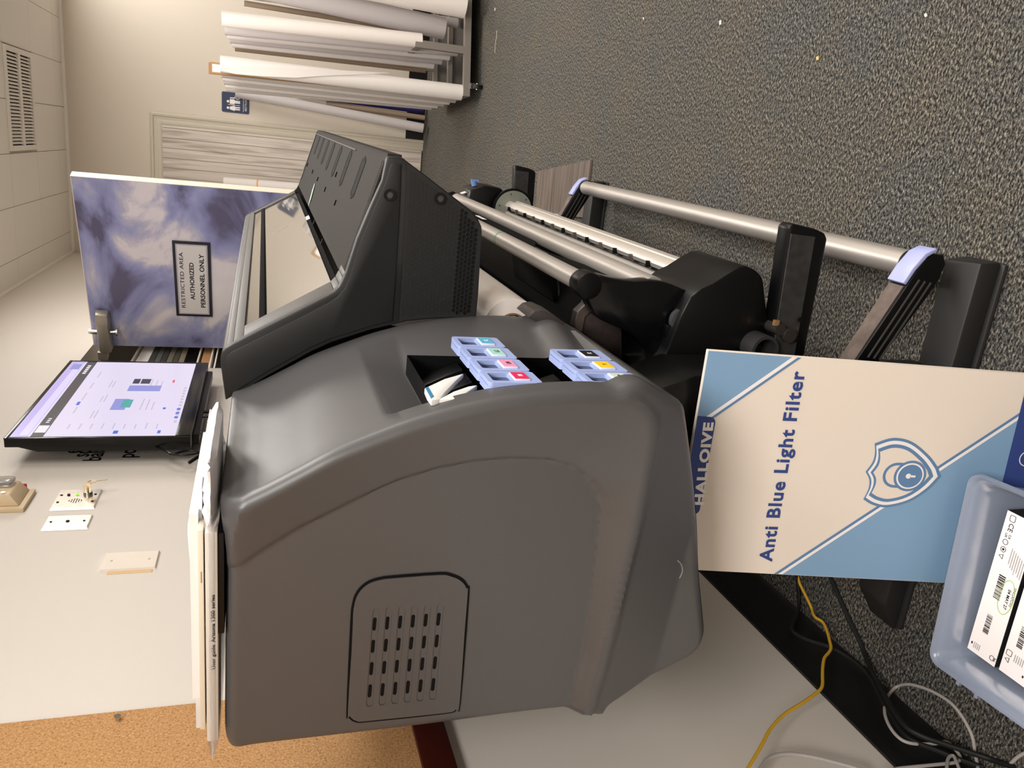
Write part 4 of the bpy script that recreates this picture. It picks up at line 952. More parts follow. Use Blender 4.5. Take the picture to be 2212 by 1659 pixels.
# ------------------------------------------------------------------ papers lying on the printer top
TZ = 1.332
mt = MB().box((-.60, .862, TZ-.004), (-.465, 1.10, TZ+.003)).build('black_folder', 'blk', None, 'P', bevel=.001); tag(mt, 'thin black folder lowest in the pile on the printer top', 'folder')
ug = thing('user_guide', 'plastic wrapped user guide book, its printed spine facing out, on the printer top', 'book', (-.65, .98, TZ+.003), 'P')
def prismz(b, pts, z0, z1): return b.hexa([(x, y, z0) for x, y in pts], [(x, y, z1) for x, y in pts])
gx0 = at(470, 1600, 'y', .858).x; gx1 = at(460, 1150, 'y', .858).x
b = MB().box((gx0, .858, TZ+.003), (gx1, 1.10, TZ+.0165)); b.build('cover', mat('guide_paper', (214, 208, 198), .5), ug, bevel=.0015)
p0 = at(468, 1442, 'y', .858); p1 = at(468, 1312, 'y', .858)
for txt, ya, yb, bd in (('User guide', 1445, 1392, 0), ('Arizona 1300 series', 1386, 1284, .012)):
    a = at(469, ya, 'y', .858); c = at(469, yb, 'y', .858)
    vf = text2d(txt, .0062, .0003, 'LEFT', bd); wv = max(q[0] for q in vf[0]); k = (c.x-a.x)/wv
    MB().place(([(q[0]*k, q[1], q[2]) for q in vf[0]], vf[1]), (a.x, .8576, TZ+.0065), (1, 0, 0), (0, 0, 1), (0, -1, 0)).build('spine_lettering', 'ink', ug)
def crumple(b, x0, x1, y0, y1, z0, z1, nx, ny, amp, seed):
    R = random.Random(seed); vs = []
    for top_ in (0, 1):
        for i in range(nx+1):
            for j in range(ny+1):
                e = 1 if (i in (0, nx) or j in (0, ny)) else 0
                z = (z1 if top_ else z0); zm = (z0+z1)/2
                z = zm+(z-zm)*(.15 if e else 1)+R.uniform(-amp, amp)*(1 if top_ else .2)
                vs.append((x0+(x1-x0)*i/nx, y0+(y1-y0)*j/ny+R.uniform(-amp, amp)*.5, max(z, z0)))
    n = (nx+1)*(ny+1); fs = []
    for i in range(nx):
        for j in range(ny):
            q = (i*(ny+1)+j, i*(ny+1)+j+1, (i+1)*(ny+1)+j+1, (i+1)*(ny+1)+j); fs += [q, tuple(n+k for k in q)]
    bd_ = [(i, 0) for i in range(nx)]+[(nx, j) for j in range(ny)]+[(i, ny) for i in range(nx, 0, -1)]+[(0, j) for j in range(ny, 0, -1)]
    ids = [i*(ny+1)+j for i, j in bd_]
    for k in range(len(ids)): fs.append((ids[k], ids[(k+1) % len(ids)], n+ids[(k+1) % len(ids)], n+ids[k]))
    return b.add(vs, fs)
wr = crumple(MB(), gx0-.022, gx1+.02, .853, 1.12, TZ+.002, TZ+.0185, 26, 10, .0007, 4).build('clear_wrap', 'plasticw', ug, smooth_deg=60)
b = crumple(MB(), gx1+.005, at(462, 962, 'y', .9).x, .862, 1.05, TZ+.004, TZ+.019, 16, 10, .0024, 9); b.build('crumpled_wrap_end', mat('crumpled_plastic', (236, 234, 238), .3, spec=.6), ug, smooth_deg=25)
o = MB().box((gx0+.005, .875, TZ+.0195), (gx1-.006, 1.09, TZ+.0255)).build('thin_booklet', mat('booklet_paper', (216, 206, 188), .6), None, 'P', bevel=.0006); tag(o, 'thin cream booklet lying directly on the wrapped guide', 'booklet')
MB().box((gx1-.075, .8745, TZ+.0215), (gx1-.060, .8752, TZ+.0225)).build('staple', 'chrome', o)
b = MB()
prismz(b, [(-.72, .90), (-.455, .895), (-.45, 1.14), (-.715, 1.145)], TZ+.026, TZ+.036)
o = b.build('white_paper_stack', 'white', None, 'P'); tag(o, 'white stack of loose paper lying on the printer top', 'paper')
def sheet(b, x0, x1, y0, y1, zf, n=14, t=.0006):
    vs = []; 
    for k in range(n+1):
        s = k/n; x = x0+(x1-x0)*s; z = zf(s); vs += [(x, y0, z), (x, y1, z), (x, y1, z+t), (x, y0, z+t)]
    fs = [(4*k+i, 4*k+(i+1) % 4, 4*k+4+(i+1) % 4, 4*k+4+i) for k in range(n) for i in range(4)]+[(0, 1, 2, 3), (4*n+3, 4*n+2, 4*n+1, 4*n)]
    return b.add(vs, fs)
b = MB().prism([(p.x, p.z) for p in smooth([Vector((a, 0, c)) for a, c in XZ([(432, 1352), (418, 1270), (406, 1150), (411, 1105), (424, 1065), (436, 1040), (437, 1150), (437, 1300)], .91)], 3, True)], .905, 1.12)
o = b.build('curled_sheet', mat('bluish_paper', (226, 230, 240), .6), None, 'P'); tag(o, 'bluish white sheets curling up on top of the paper pile', 'paper')
b = MB()
b.prism([(p.x, p.z) for p in smooth([Vector((a, 0, c)) for a, c in XZ([(436, 980), (444, 990), (452, 1030), (452, 1090), (447, 1090), (444, 1040), (441, 1005)], .90)], 3, True)], .895, 1.05)
o = b.build('loose_bag', mat('crumpled_plastic', (228, 226, 232), .22), None, 'P'); tag(o, 'small crumpled clear plastic bag at the far end of the paper pile', 'bag')
o = MB().box((gx0-.03+.0, .92, TZ+.0265), (-.70, 1.10, TZ+.034)).build('folded_leaflet', mat('leaflet_paper', (226, 226, 226), .5), None, 'P'); tag(o, 'pale folded leaflet overhanging the near left end of the pile', 'paper')
# mint slip on the shelf and white label
c = onpl(675, 420, SA, SN); u_ = Vector((onpl(681, 397, SA, SN)-onpl(668, 445, SA, SN))); 
lp = [(-.5, -.07), (-.2, -.2), (.3, -.2), (.5, 0), (.3, .17), (-.3, .2)]; Lu = u_.length
o = MB().place(fill2d([[(a*Lu, c2*.06) for a, c2 in lp]], .0006), c+SN*.002, u_.normalized(), u_.normalized().cross(SN), SN).build('mint_slip', 'mint', None, 'P'); tag(o, 'slim mint green paper slip lying on the printer front shelf', 'paper')
# ------------------------------------------------------------------ poster panel leaning under the printer
PN = Vector((0, 1, -.24)).normalized(); PO = Vector((0, 1.03, .62))
def pp_(x, y): return onpl(x, y, PO, PN)
TR = pp_(1530, 757); BR2 = pp_(2212, 808)
PV = Vector((0, .24, 1)).normalized()
PU = Vector((1, 0, 0)); PF = -PN
# the sheet is very slightly turned in its own plane
e_ = (TR-BR2).normalized(); rotz = math.atan2(e_.dot(PU), e_.dot(PV)); PU2 = PU*math.cos(rotz)-PV*math.sin(rotz); PV2 = PV*math.cos(rotz)+PU*math.sin(rotz)
def p2(x, y):
    d = pp_(x, y)-TR; return (d.dot(PU2), d.dot(PV2))
PWd = -p2(1518, 1232)[0]
PHt = TR.z/PV2.z
po = thing('screen_filter_box', 'tall flat cream and blue box reading Anti Blue Light Filter, leaning below the printer', 'box', TR-PV2*PHt-PU2*PWd/2, 'P')
th = .010
MB().place(fill2d([rrect(PWd, PHt, .001, 1, -PWd/2, -PHt/2)], th), TR-PF*th, PU2, PV2, PF).build('carton', 'cream', po, bevel=.0008)
def deco(nm, loops, m, k):
    MB().place(fill2d(loops, .0003), TR+PF*(.0001+.00025*k), PU2, PV2, PF).build(nm, m, po)
e0 = .0006
c1, c2 = p2(1712, 771), p2(1524, 901)
# corner triangle at the top right and stripes
def clipline(a, b_, off):
    v = Vector((b_[0]-a[0], b_[1]-a[1])).normalized(); n = Vector((-v.y, v.x)); return (a[0]+n.x*off, a[1]+n.y*off), (b_[0]+n.x*off, b_[1]+n.y*off)
def xat(a, b_, x): t = (x-a[0])/(b_[0]-a[0]); return a[1]+(b_[1]-a[1])*t
def yat(a, b_, y): t = (y-a[1])/(b_[1]-a[1]); return a[0]+(b_[0]-a[0])*t
TRI_a, TRI_b = c1, c2
deco('blue_corner', [[(-e0, -e0), (-e0, xat(TRI_a, TRI_b, -e0)), (yat(TRI_a, TRI_b, -e0), -e0)]], 'blue', 0)
def stripe(nm, a, b_, o0, o1, m, k, x0, x1):
    A0, B0 = clipline(a, b_, o0); A1_, B1 = clipline(a, b_, o1)
    deco(nm, [[(x0, xat(A0, B0, x0)), (x1, xat(A0, B0, x1)), (x1, xat(A1_, B1, x1)), (x0, xat(A1_, B1, x0))]], m, k)
xl = yat(TRI_a, TRI_b, -e0)
sgn = 1
for nm, o0, o1, m in (('white_stripe', 0, .0055, 'white'), ('blue_stripe', .0055, .0095, 'blued')):
    A0, B0 = clipline(TRI_a, TRI_b, o0); A1_, B1 = clipline(TRI_a, TRI_b, o1)
    deco(nm, [[(-e0, xat(A0, B0, -e0)), (yat(A0, B0, -e0), -e0), (yat(A1_, B1, -e0), -e0), (-e0, xat(A1_, B1, -e0))]], m, 1)
# big lower triangle
d1, d2 = p2(1684, 1240), p2(2200, 902)
yl, yr = xat(d1, d2, -PWd+e0), xat(d1, d2, -e0)
deco('blue_field', [[(-PWd+e0, yl), (-e0, yr), (-e0, -PHt+e0), (-PWd+e0, -PHt+e0)]], 'blue', 0)
for nm, o0, o1, m in (('white_stripe', -.003, .0022, 'white'), ('blue_stripe', .0022, .0068, 'blued')):
    A0, B0 = clipline(d1, d2, o0); A1_, B1 = clipline(d1, d2, o1)
    deco(nm, [[(-PWd+e0, xat(A0, B0, -PWd+e0)), (-e0, xat(A0, B0, -e0)), (-e0, xat(A1_, B1, -e0)), (-PWd+e0, xat(A1_, B1, -PWd+e0))]], m, 1)
# navy tab with the name at the top edge
n0, n1, n2 = p2(1506, 900), p2(1547, 901), p2(1524, 1112)
tx0, tx1 = n2[0], n1[0]; ty_ = n1[1]; r = .010
tab = [(tx0, -e0), (tx1, -e0)] + [(tx1-r+r*math.cos(a), ty_+r+r*math.sin(a)) for a in [-math.pi/2*k/5 for k in range(0, 6)]] + [(tx0+r-r*math.sin(a), ty_+r-r*math.cos(a)) for a in [math.pi/2*k/5 for k in range(0, 6)]]
deco('navy_tab', [tab], 'navy', 2)
def ptext(txt, pa, pb, hgt, m, bold, k, nm='lettering', space=1.0, shadow=None):
    a, c = p2(*pa), p2(*pb); vf = text2d(txt, 1.0, .0003, 'LEFT', bold, space); wv = max(q[0] for q in vf[0])-min(q[0] for q in vf[0])
    v = Vector((c[0]-a[0], c[1]-a[1])); L1 = v.length; sx_ = L1/wv; v.normalize(); n = Vector((-v.y, v.x)); x0 = min(q[0] for q in vf[0])
    o_ = TR+PU2*a[0]+PV2*a[1]+PF*(.0001+.00025*k)
    uu = PU2*v.x+PV2*v.y; vv = PU2*n.x+PV2*n.y
    MB().place(([((q[0]-x0)*sx_, q[1]*hgt, q[2]) for q in vf[0]], vf[1]), o_, uu, vv, PF).build(nm, m, po)
ptext('Anti Blue Light Filter', (1666, 1213), (1738, 802), .0315, 'navy', .026, 3, space=1.12)
ptext('HALLOIVE', (1518, 1090), (1540, 912), .0215, 'white', .045, 4, 'name_lettering', 1.12)
# shield emblem with a padlock
def pl_(pxs, closed=True, sub=5): return [(q.x, q.y) for q in smooth([Vector((*p2(*q), 0)) for q in pxs], sub, closed)]
def seg(pxs): # piecewise smooth open parts joined with corners
    r_ = []
    for part in pxs: r_ += pl_(part, False)[:-1]
    return r_
def sc_(x, y): return (1460+x/2.9415, 740+y/2.9415)
sh_out = seg([[sc_(1262, 640), sc_(1380, 605), sc_(1500, 630), sc_(1610, 720), sc_(1668, 800)], [sc_(1668, 800), sc_(1684, 850)], [sc_(1684, 850), sc_(1600, 935), sc_(1480, 1010), sc_(1340, 1045), sc_(1250, 1030), sc_(1190, 995)], [sc_(1190, 995), sc_(1222, 930), sc_(1228, 870), sc_(1204, 820)], [sc_(1204, 820), sc_(1248, 760), sc_(1264, 700), sc_(1262, 640)]])
def scl(lp, s, c=None):
    c = c or (sum(q[0] for q in lp)/len(lp), sum(q[1] for q in lp)/len(lp)); return [(c[0]+(q[0]-c[0])*s, c[1]+(q[1]-c[1])*s) for q in lp]
deco('shield_outer', [sh_out], 'blued', 2); deco('shield_white', [scl(sh_out, .925)], 'white', 3); deco('shield_band', [scl(sh_out, .83)], 'blued', 4); deco('shield_field', [scl(sh_out, .735)], 'cream', 5)
k1, k2 = p2(*sc_(1395, 840)), p2(*sc_(1483, 845)); rk = .0275
ax = Vector((k2[0]-k1[0], k2[1]-k1[1])).normalized()
def caps(c, r_, ln):  # rounded bar from c along -ax
    n = Vector((-ax.y, ax.x)); out_ = []
    for k in range(13):
        a = math.pi/2+math.pi*k/12; out_.append((c[0]+ax.x*r_*math.cos(a)+n.x*r_*math.sin(a), c[1]+ax.y*r_*math.cos(a)+n.y*r_*math.sin(a)))
    for sgn_ in (-1, 1): out_.append((c[0]+ax.x*ln+n.x*r_*sgn_, c[1]+ax.y*ln+n.y*r_*sgn_))
    return out_
deco('padlock_shackle', [caps(k1, .0225, .03), caps(k1, .0178, .03)], 'blued', 6)
deco('padlock_ring', [circ(.0275, 32, *k2)], 'blued', 7); deco('padlock_white', [circ(.0232, 32, *k2)], 'white', 8); deco('padlock_disc', [circ(.0205, 32, *k2)], 'blued', 9)
deco('keyhole', [circ(.0045, 16, k2[0]-ax.x*.003, k2[1]-ax.y*.003)], 'white', 10)
deco('keyhole_slot', [[(k2[0]+ax.x*a-ax.y*w, k2[1]+ax.y*a+ax.x*w) for a, w in ((0, -.0018), (.009, -.0018), (.009, .0018), (0, .0018))]], 'white', 10)
# navy foot panel with a white ring
f1 = p2(2180, 870); fy0 = p2(2200, 900)[1]
deco('navy_panel', [[(-e0, p2(2212, 860)[1]+.004), (-e0, -PHt+e0), (p2(2178, 1005)[0]-.06, -PHt+e0), (p2(2178, 1005)[0]-.06, p2(2172, 1005)[1]-.004)]], 'navy', 4)
rc = p2(2218, 990); deco('white_ring', [circ(.014, 24, *rc), circ(.0125, 24, *rc)], 'white', 5)
# ------------------------------------------------------------------ plastic bin with two ink boxes
BZ = .20; ba = math.radians(3)
BX = Vector((math.cos(ba), math.sin(ba), 0)); BYv = Vector((-math.sin(ba), math.cos(ba), 0))
bc = Vector((-.565, .665, 0))
def bp(u, v, z): return bc+BX*u+BYv*v+Vector((0, 0, z))
hu, hv = .162, .222
bn = thing('storage_bin', 'translucent bluish plastic bin on the carpet in front of the blue and cream box', 'bin', bc, 'W')
def ringpts(u, v, r, z, n=6): return [bp(p[0], p[1], z) for p in rrect(2*u, 2*v, r, n)]
rings = [ringpts(hu-.026, hv-.026, .014, .002), ringpts(hu-.022, hv-.022, .016, .010), ringpts(hu-.005, hv-.005, .018, BZ-.028), ringpts(hu-.002, hv-.002, .018, BZ-.016), ringpts(hu+.002, hv+.002, .019, BZ-.003), ringpts(hu+.008, hv+.008, .021, BZ), ringpts(hu+.009, hv+.009, .021, BZ-.008),
         ringpts(hu+.0075, hv+.0075, .021, BZ-.008), ringpts(hu+.006, hv+.006, .020, BZ-.003), ringpts(hu+.001, hv+.001, .018, BZ-.006), ringpts(hu-.004, hv-.004, .017, BZ-.018), ringpts(hu-.007, hv-.007, .017, BZ-.028), ringpts(hu-.024, hv-.024, .015, .013), ringpts(hu-.028, hv-.028, .014, .006)]
# the outermost shell comes first, the inside follows
nr_ = len(rings[0]); vs = [p for r_ in rings for p in r_]
fs = [(k*nr_+i, k*nr_+(i+1) % nr_, (k+1)*nr_+(i+1) % nr_, (k+1)*nr_+i) for k in range(len(rings)-1) for i in range(nr_)]
fs += [tuple(range(nr_)), tuple(range((len(rings)-1)*nr_, len(rings)*nr_))]
MB().add(vs, fs).build('tub', 'bin', bn, smooth_deg=50)
for v in (.13, .165): MB().box(bp(-hu-.016, v, BZ-.010), bp(-hu-.008, v, BZ-.001)+Vector((.003, .006, 0))).build('lid_catch', 'bin', bn, bevel=.001)
def ink_box(label, yo, left, right, z1, first):
    """box lying on its long side, label side up; yo = far edge"""
    w, hgt = .0545, z1-.012
    t = thing('ink_carton', label, 'box', (left+(right-left)/2, yo-w/2, .012), 'W', 'ink cartons in the bin')
    o = MB().box((left, yo-w, .012), (right, yo, z1)).build('carton', 'ink', t, bevel=.0008)
    MB().box((left+.0006, yo-w+.0006, z1-.0006), (right-.0006, yo-.0006, z1+.0003)).build('white_panel', mat('carton_white', (238, 232, 232), .5), o)
    MB().box((right-.001, yo-w+.001, .013), (right+.0004, yo-.001, z1-.001)).build('dark_end', 'ink', t)
    U, V, N_ = Vector((-1, 0, 0)), Vector((0, -1, 0)), Vector((0, 0, 1))
    O_ = Vector((right, yo, z1+.0005)); Lx = right-left
    def ps(x, y): # photo pixel to box-top coordinates
        p = at(x, y, 'z', z1, 'W')-O_; return (p.dot(U), p.dot(V))
    blk = MB(); gry = MB()
    def put(bm_, vf, u, v, a=0, dz=0):
        ca, sa2 = math.cos(a), math.sin(a)
        bm_.place(([(q[0]*ca-q[1]*sa2+u, q[0]*sa2+q[1]*ca+v, q[2]) for q in vf[0]], vf[1]), O_+N_*dz, U, V, N_)
    R = random.Random(11 if first else 12)
    def bars(u0, u1, v0, v1, n):
        x = u0
        while x < u1-.0006:
            w_ = R.choice([.0006, .0009, .0014, .002]); blk.box(O_+U*x+V*v0+Vector((0, 0, 0)), O_+U*min(x+w_, u1)+V*v1+N_*.0003) if False else blk.obox(O_+U*(x+w_/2)+V*((v0+v1)/2)+N_*.00015, U*w_/2, V*(v1-v0)/2, N_*.00015); x += w_+R.choice([.0006, .0009, .0015])
    T2 = lambda s, h, **k: text2d(s, h, .0003, **k)
    if first:
        # symbols along the far edge read downwards; text along the length
        put(blk, fill2d([rrect(.011, .010, .002, 3), rrect(.0095, .0085, .0015, 3)], .0003), .010, .013)
        put(blk, T2('CE', .012), .018, .010, 0); put(blk, T2('UK', .006), .036, .008); put(blk, T2('CA', .006), .036, .0145)
        for uu in (.051, .064): put(blk, fill2d([circ(.0048, 18), circ(.004, 18)], .0003), uu, .012)
        put(blk, fill2d([circ(.002, 12)], .0003), .064, .012)
        put(blk, fill2d([[(.0, -.005), (.0045, .003), (-.0045, .003)], [(0, -.0035), (.0033, .0022), (-.0033, .0022)]], .0003), .076, .012)
        bars(.105, .148, .018, .030, 20); bars(.178, .212, .018, .028, 16)
        for k in range(7): put(gry, T2('mmnmnnmmnnmnm mnmn'[:12+k % 4], .0036), .055+.002*k, .026+.0040*k)
        put(blk, T2('04 MAY 27', .0075, bold=.01), .120, .0395); put(gry, T2('SINGAPORE', .0065), .112, .0475)
        ring_ = fill2d([[(.030*math.cos(2*math.pi*k/32), .0135*math.sin(2*math.pi*k/32)) for k in range(32)], [(.0292*math.cos(2*math.pi*k/32), .0127*math.sin(2*math.pi*k/32)) for k in range(32)]], .0003)
        gm = MB(); gm.place(([(q[0]+.135, q[1]+.0395, q[2]) for q in ring_[0]], ring_[1]), O_+N_*.0004, U, V, N_); gm.build('green_ring', mat('green_marker', (150, 190, 60), .5), t)
        put(blk, fill2d([circ(.0045, 20), circ(.0037, 20)], .0003), .243, .046); put(blk, T2('hp', .007, align='CENTER'), .243, .049)
        blk.obox(O_+U*.240+V*.006, U*.002, V*.0012, N_*.0003)
        for k in range(4): put(gry, T2('nmnmnm', .0028), .236, .010+.0034*k)
    else:
        bars(.10, .148, .014, .026, 20); bars(.165, .200, .016, .026, 16)
        put(blk, fill2d([rrect(.010, .010, .002, 3), rrect(.0085, .0085, .0015, 3)], .0003), .218, .009)
        put(blk, fill2d([[(.0, -.005), (.0045, .003), (-.0045, .003)], [(0, -.0035), (.0033, .0022), (-.0033, .0022)]], .0003), .230, .009)
        for k in range(5): put(gry, T2('nmnmnmn', .003), .214, .019+.0036*k)
        blk.obox(O_+U*.240+V*.040, U*.002, V*.0012, N_*.0003)
    blk.build('printing', 'ink', t); gry.build('fine_print', 'inkg', t)
xl_, xr_ = -.712, -.457
ink_box('white ink carton in the bin with a green pen ring around its date', .8615, xl_, xr_, .150, True)
ink_box('white ink carton in the bin beside the green-ringed one, nearer the front', .8000, xl_+.002, xr_+.002, .150, False)
# ------------------------------------------------------------------ cables on the wall foot and floor
def cpt(x, y, off, r):
    p = at(x, y, 'x', WX+off, 'W')
    if p.z < r+.001: p = at(x, y, 'z', r+.001, 'W')
    return p
def cable(name, label, m, pxs, r, off=.03, n=8, ox=1460, oy=1100, sc=2.9415):
    o = MB().sweep([cpt(ox+x/sc, oy+y/sc, off, r) for x, y in pxs], r, n).build(name, m, None, 'W'); return tag(o, label, 'cable')
cable('yellow_cable', 'yellow network cable crossing the wall foot below the printer', 'yel', off=.047, r=.0034, pxs=[(760, 380), (780, 450), (790, 480), (830, 560), (862, 630), (872, 665), (890, 690), (935, 720), (962, 780), (978, 840), (986, 880), (972, 910), (944, 945), (934, 1000), (932, 1060), (932, 1110), (918, 1145), (870, 1185), (790, 1240), (700, 1295), (640, 1350), (592, 1410), (555, 1480), (510, 1560), (455, 1650), (430, 1700)])
cable('grey_cable', 'light grey cable making a big loop over the carpet and black baseboard', 'gcab', [(1930, 1720), (1915, 1620), (1900, 1540), (1885, 1450), (1850, 1370), (1800, 1290), (1740, 1225), (1650, 1168), (1560, 1130), (1470, 1112), (1400, 1130), (1352, 1180), (1330, 1240), (1328, 1300), (1350, 1365), (1390, 1425), (1440, 1468), (1500, 1488), (1570, 1492), (1650, 1490), (1715, 1478), (1760, 1510), (1800, 1560), (1805, 1590), (1770, 1610), (1700, 1618), (1600, 1628), (1500, 1638), (1400, 1650), (1300, 1680)], .0032)
cable('grey_wall_cable', 'grey cable arching low across the pale wall at the corner', 'gcab', [(500, 1700), (540, 1640), (580, 1590), (640, 1562), (720, 1555), (800, 1562), (900, 1580), (1000, 1605), (1100, 1632), (1220, 1668)], .0036)
cable('knotted_cable', 'short grey cable bight knotted around the looped grey cable', 'gcab', [(1715, 1700), (1722, 1640), (1728, 1590), (1745, 1568), (1765, 1568), (1780, 1600), (1800, 1650), (1815, 1700)], .0030, off=.036)
cable('corner_cable', 'grey cable curving out of the frame beside the bin', 'gcab', [(2080, 1700), (2120, 1630), (2160, 1585), (2200, 1558), (2260, 1530)], .0032)
cable('black_power_cable', 'thick black cable running straight over the carpet from under the box', 'rubber', [(940, 360), (985, 440), (1025, 530), (1070, 630), (1110, 720), (1160, 820), (1200, 920), (1240, 1020), (1290, 1110), (1330, 1190), (1390, 1290), (1470, 1390), (1580, 1450), (1700, 1490), (1850, 1540), (2000, 1590), (2150, 1640)], .0052, off=.05)
cable('black_data_cable', 'black cable hugging the baseboard below the yellow one', 'rubber', [(760, 380), (776, 480), (782, 580), (770, 660), (742, 730), (738, 770), (790, 810), (880, 845), (970, 872), (1060, 920), (1140, 975), (1200, 1030), (1250, 1100), (1300, 1200), (1370, 1320), (1440, 1420), (1520, 1480), (1650, 1530), (1800, 1590), (1950, 1640)], .0048, off=.03)
# ------------------------------------------------------------------ rolls, cart and odds and ends at the far end
ca = math.radians(14); c0 = Vector((.352, 5.03, 0)); CU = Vector((math.cos(ca), math.sin(ca), 0)); CV = Vector((-math.sin(ca)*.15, 1, 0)).normalized()
ct = thing('roll_cart', 'grey steel wheeled cart holding upright paper rolls at the far end', 'cart', c0+CU*.4+CV*.45, 'W')
def cp(u, v, z): return c0+CU*u+CV*v+Vector((0, 0, z))
def bar(b, u0, u1, v0, v1, z0, z1): return b.hexa([cp(u0, v0, z0), cp(u1, v0, z0), cp(u1, v1, z0), cp(u0, v1, z0)], [cp(u0, v0, z1), cp(u1, v0, z1), cp(u1, v1, z1), cp(u0, v1, z1)])
b = MB(); bar(b, 0, 1.25, 0, .04, .075, .115); bar(b, 0, 1.25, .95, .99, .075, .115); bar(b, 0, .04, .04, .95, .075, .115); bar(b, 1.21, 1.25, .04, .95, .075, .115); bar(b, .04, 1.21, .46, .50, .075, .115)
b.build('base_frame', 'cartm', ct)
b = MB()
for u in (.255, .80): 
    for v in (0, .95): bar(b, u, u+.045, v, v+.04, .115, .42)
bar(b, .255, .30, .04, .95, .38, .42); bar(b, .80, .845, .04, .95, .38, .42)
b.build('divider', 'cartm', ct)
b = MB(); bar(b, .04, 1.21, .04, .95, .080, .086); b.build('deck', 'blk', ct)
for u, v in ((.035, .03), (.035, .96), (1.2, .03), (1.2, .96), (.035, .5)):
    w = cp(u, v, .033)+Vector((.03, -.03, 0))
    k = MB().tube(w+Vector((-.011, 0, 0)), w+Vector((.011, 0, 0)), .033, .008, 28).build('caster_wheel', 'rubber', ct)
    h_ = MB().box(w+Vector((-.015, -.012, -.004)), w+Vector((-.0125, .02, .038))).box(w+Vector((.0125, -.012, -.004)), w+Vector((.015, .02, .038))).box(w+Vector((-.015, -.008, .036)), w+Vector((.015, .028, .042))); h_.cyl(w+Vector((-.018, 0, 0)), w+Vector((.018, 0, 0)), .006, n=12); h_.build('caster_fork', 'chrome', k)
def roll(name, label, a, c, r, m, ri=None, grp='paper rolls standing in the cart', core=False, mouth=True):
    a, c = Vector(a), Vector(c); base = (min(a, c, key=lambda p: p.z))
    b = MB().tube(a, c, r, ri or r*.72, 32); o = b.build(name, m, None, 'W'); tag(o, label, 'roll', grp); return o
def R2(y, tpx, bpx):
    p, q = at(*tpx, 'y', y, 'W'), at(*bpx, 'y', y, 'W'); return p, q
def rollpx(name, label, y, top2, bot2, m, **k):
    """two silhouette pixels at the top and two at the bottom give axis and radius; stood at depth y"""
    ta, tb = at(*top2[0], 'y', y, 'W'), at(*top2[1], 'y', y, 'W'); ba_, bb_ = at(*bot2[0], 'y', y, 'W'), at(*bot2[1], 'y', y, 'W')
    t_, b_ = (ta+tb)/2, (ba_+bb_)/2; r = ((ta-tb).length+(ba_-bb_).length)/4
    return roll(name, label, b_, t_, r, m, **k)
rollpx('paper_roll', 'thick white roll standing front left in the cart with a loose flap', 5.10, ((474, 122), (478, 154)), ((997, 180), (996, 220)), 'roll')
# the loose outer edge of that roll
fl = [at(x, y, 'y', 5.04, 'W') for x, y in ((474, 152), (522, 142), (560, 145), (620, 147), (700, 150), (840, 157))]; fe = [at(x, y, 'y', 5.045, 'W') for x, y in ((478, 153), (510, 160), (570, 165), (640, 168), (700, 164), (840, 158))]
o = bpy.data.objects['paper_roll']
b = MB().add(fl+fe+[p+Vector((0, .0008, 0)) for p in fl+fe], [(i, i+1, 7+i, 6+i) for i in range(5)]+[(12+i, 13+i, 19+i, 18+i) for i in range(5)]); b.build('loose_flap', 'roll', o)
for k in range(5):
    rollpx('paper_roll', 'white roll standing behind the front left roll in the cart, %s' % ['directly behind it', 'second behind it', 'third behind it', 'fourth behind it', 'farthest behind it'][k], 5.30+.105*k, ((478+2.5*k, 141+10*k), (480+2.5*k, 167+8*k)), ((984-13*k, 196+7*k), (983-13*k, 224+3.2*k)), 'roll' if k % 2 else 'rollg')
rollpx('paper_roll', 'glossy white roll ending short above the steel divider of the cart', 5.14, ((477, 18), (481, 62)), ((912, 76), (909, 100)), 'rollw')
for k in range(5):
    rollpx('paper_roll', 'pale roll standing behind the short glossy roll, %s' % ['directly behind it', 'second behind it', 'third behind it', 'fourth behind it', 'farthest behind it'][k], 5.27+.13*k, ((484+5*k, 52+9*k), (487+6*k, 76+8*k)), ((990-17*k, 100+8*k), (985-17*k, 122+9.5*k)), ['rollg', 'roll', 'rollg', 'roll', 'rollb'][k])
rollpx('film_roll', 'wide grey film roll leaning across the right part of the cart', 5.25, ((520, -60), (524, -12)), ((962, 36), (957, 88)), 'rollg')
rollpx('paper_roll', 'bright white roll at the right edge of the frame standing in the cart', 5.09, ((560, -108), (560, -46)), ((1004, -22), (1004, 42)), 'rollw')
rollpx('film_roll', 'thin translucent roll behind the wide grey film roll', 5.42, ((525, -30), (526, 0)), ((990, 42), (986, 58)), 'rollg')
rollpx('kraft_roll', 'slim tan cardboard tube between the white rolls in the cart', 5.36, ((526, 2), (529, 12)), ((900, 60), (898, 74)), 'rollb')
# open cardboard carton flap standing behind the front left roll
p0 = at(462, 142, 'y', 5.17, 'W')
bx = at(997, 200, 'y', 5.17, 'W').x
b = MB()
for (ua, va, ub, vb, dz) in ((-.034, 0, .030, .0015, .018), (-.034, .0015, -.0325, .045, .022), (.0285, .0015, .030, .045, .015), (-.034, .045, .030, .0465, .030)):
    b.hexa([(bx+ua, 5.155+va, .13), (bx+ub, 5.155+va, .13), (bx+ub, 5.155+vb, .13), (bx+ua, 5.155+vb, .13)], [(p0.x+ua-.012, 5.155+va, p0.z+dz), (p0.x+ub-.012, 5.155+va, p0.z+dz), (p0.x+ub-.012, 5.155+vb, p0.z+dz), (p0.x+ua-.012, 5.155+vb, p0.z+dz)])
o = b.build('tall_carton', 'card', None, 'W', loc=(bx, 5.18, .13)); tag(o, 'tall narrow brown carton with a white label behind the front left roll', 'box')
MB().box((p0.x-.034, 5.1538, p0.z-.05), (p0.x+.008, 5.1548, p0.z+.008)).build('white_label', 'white', o)
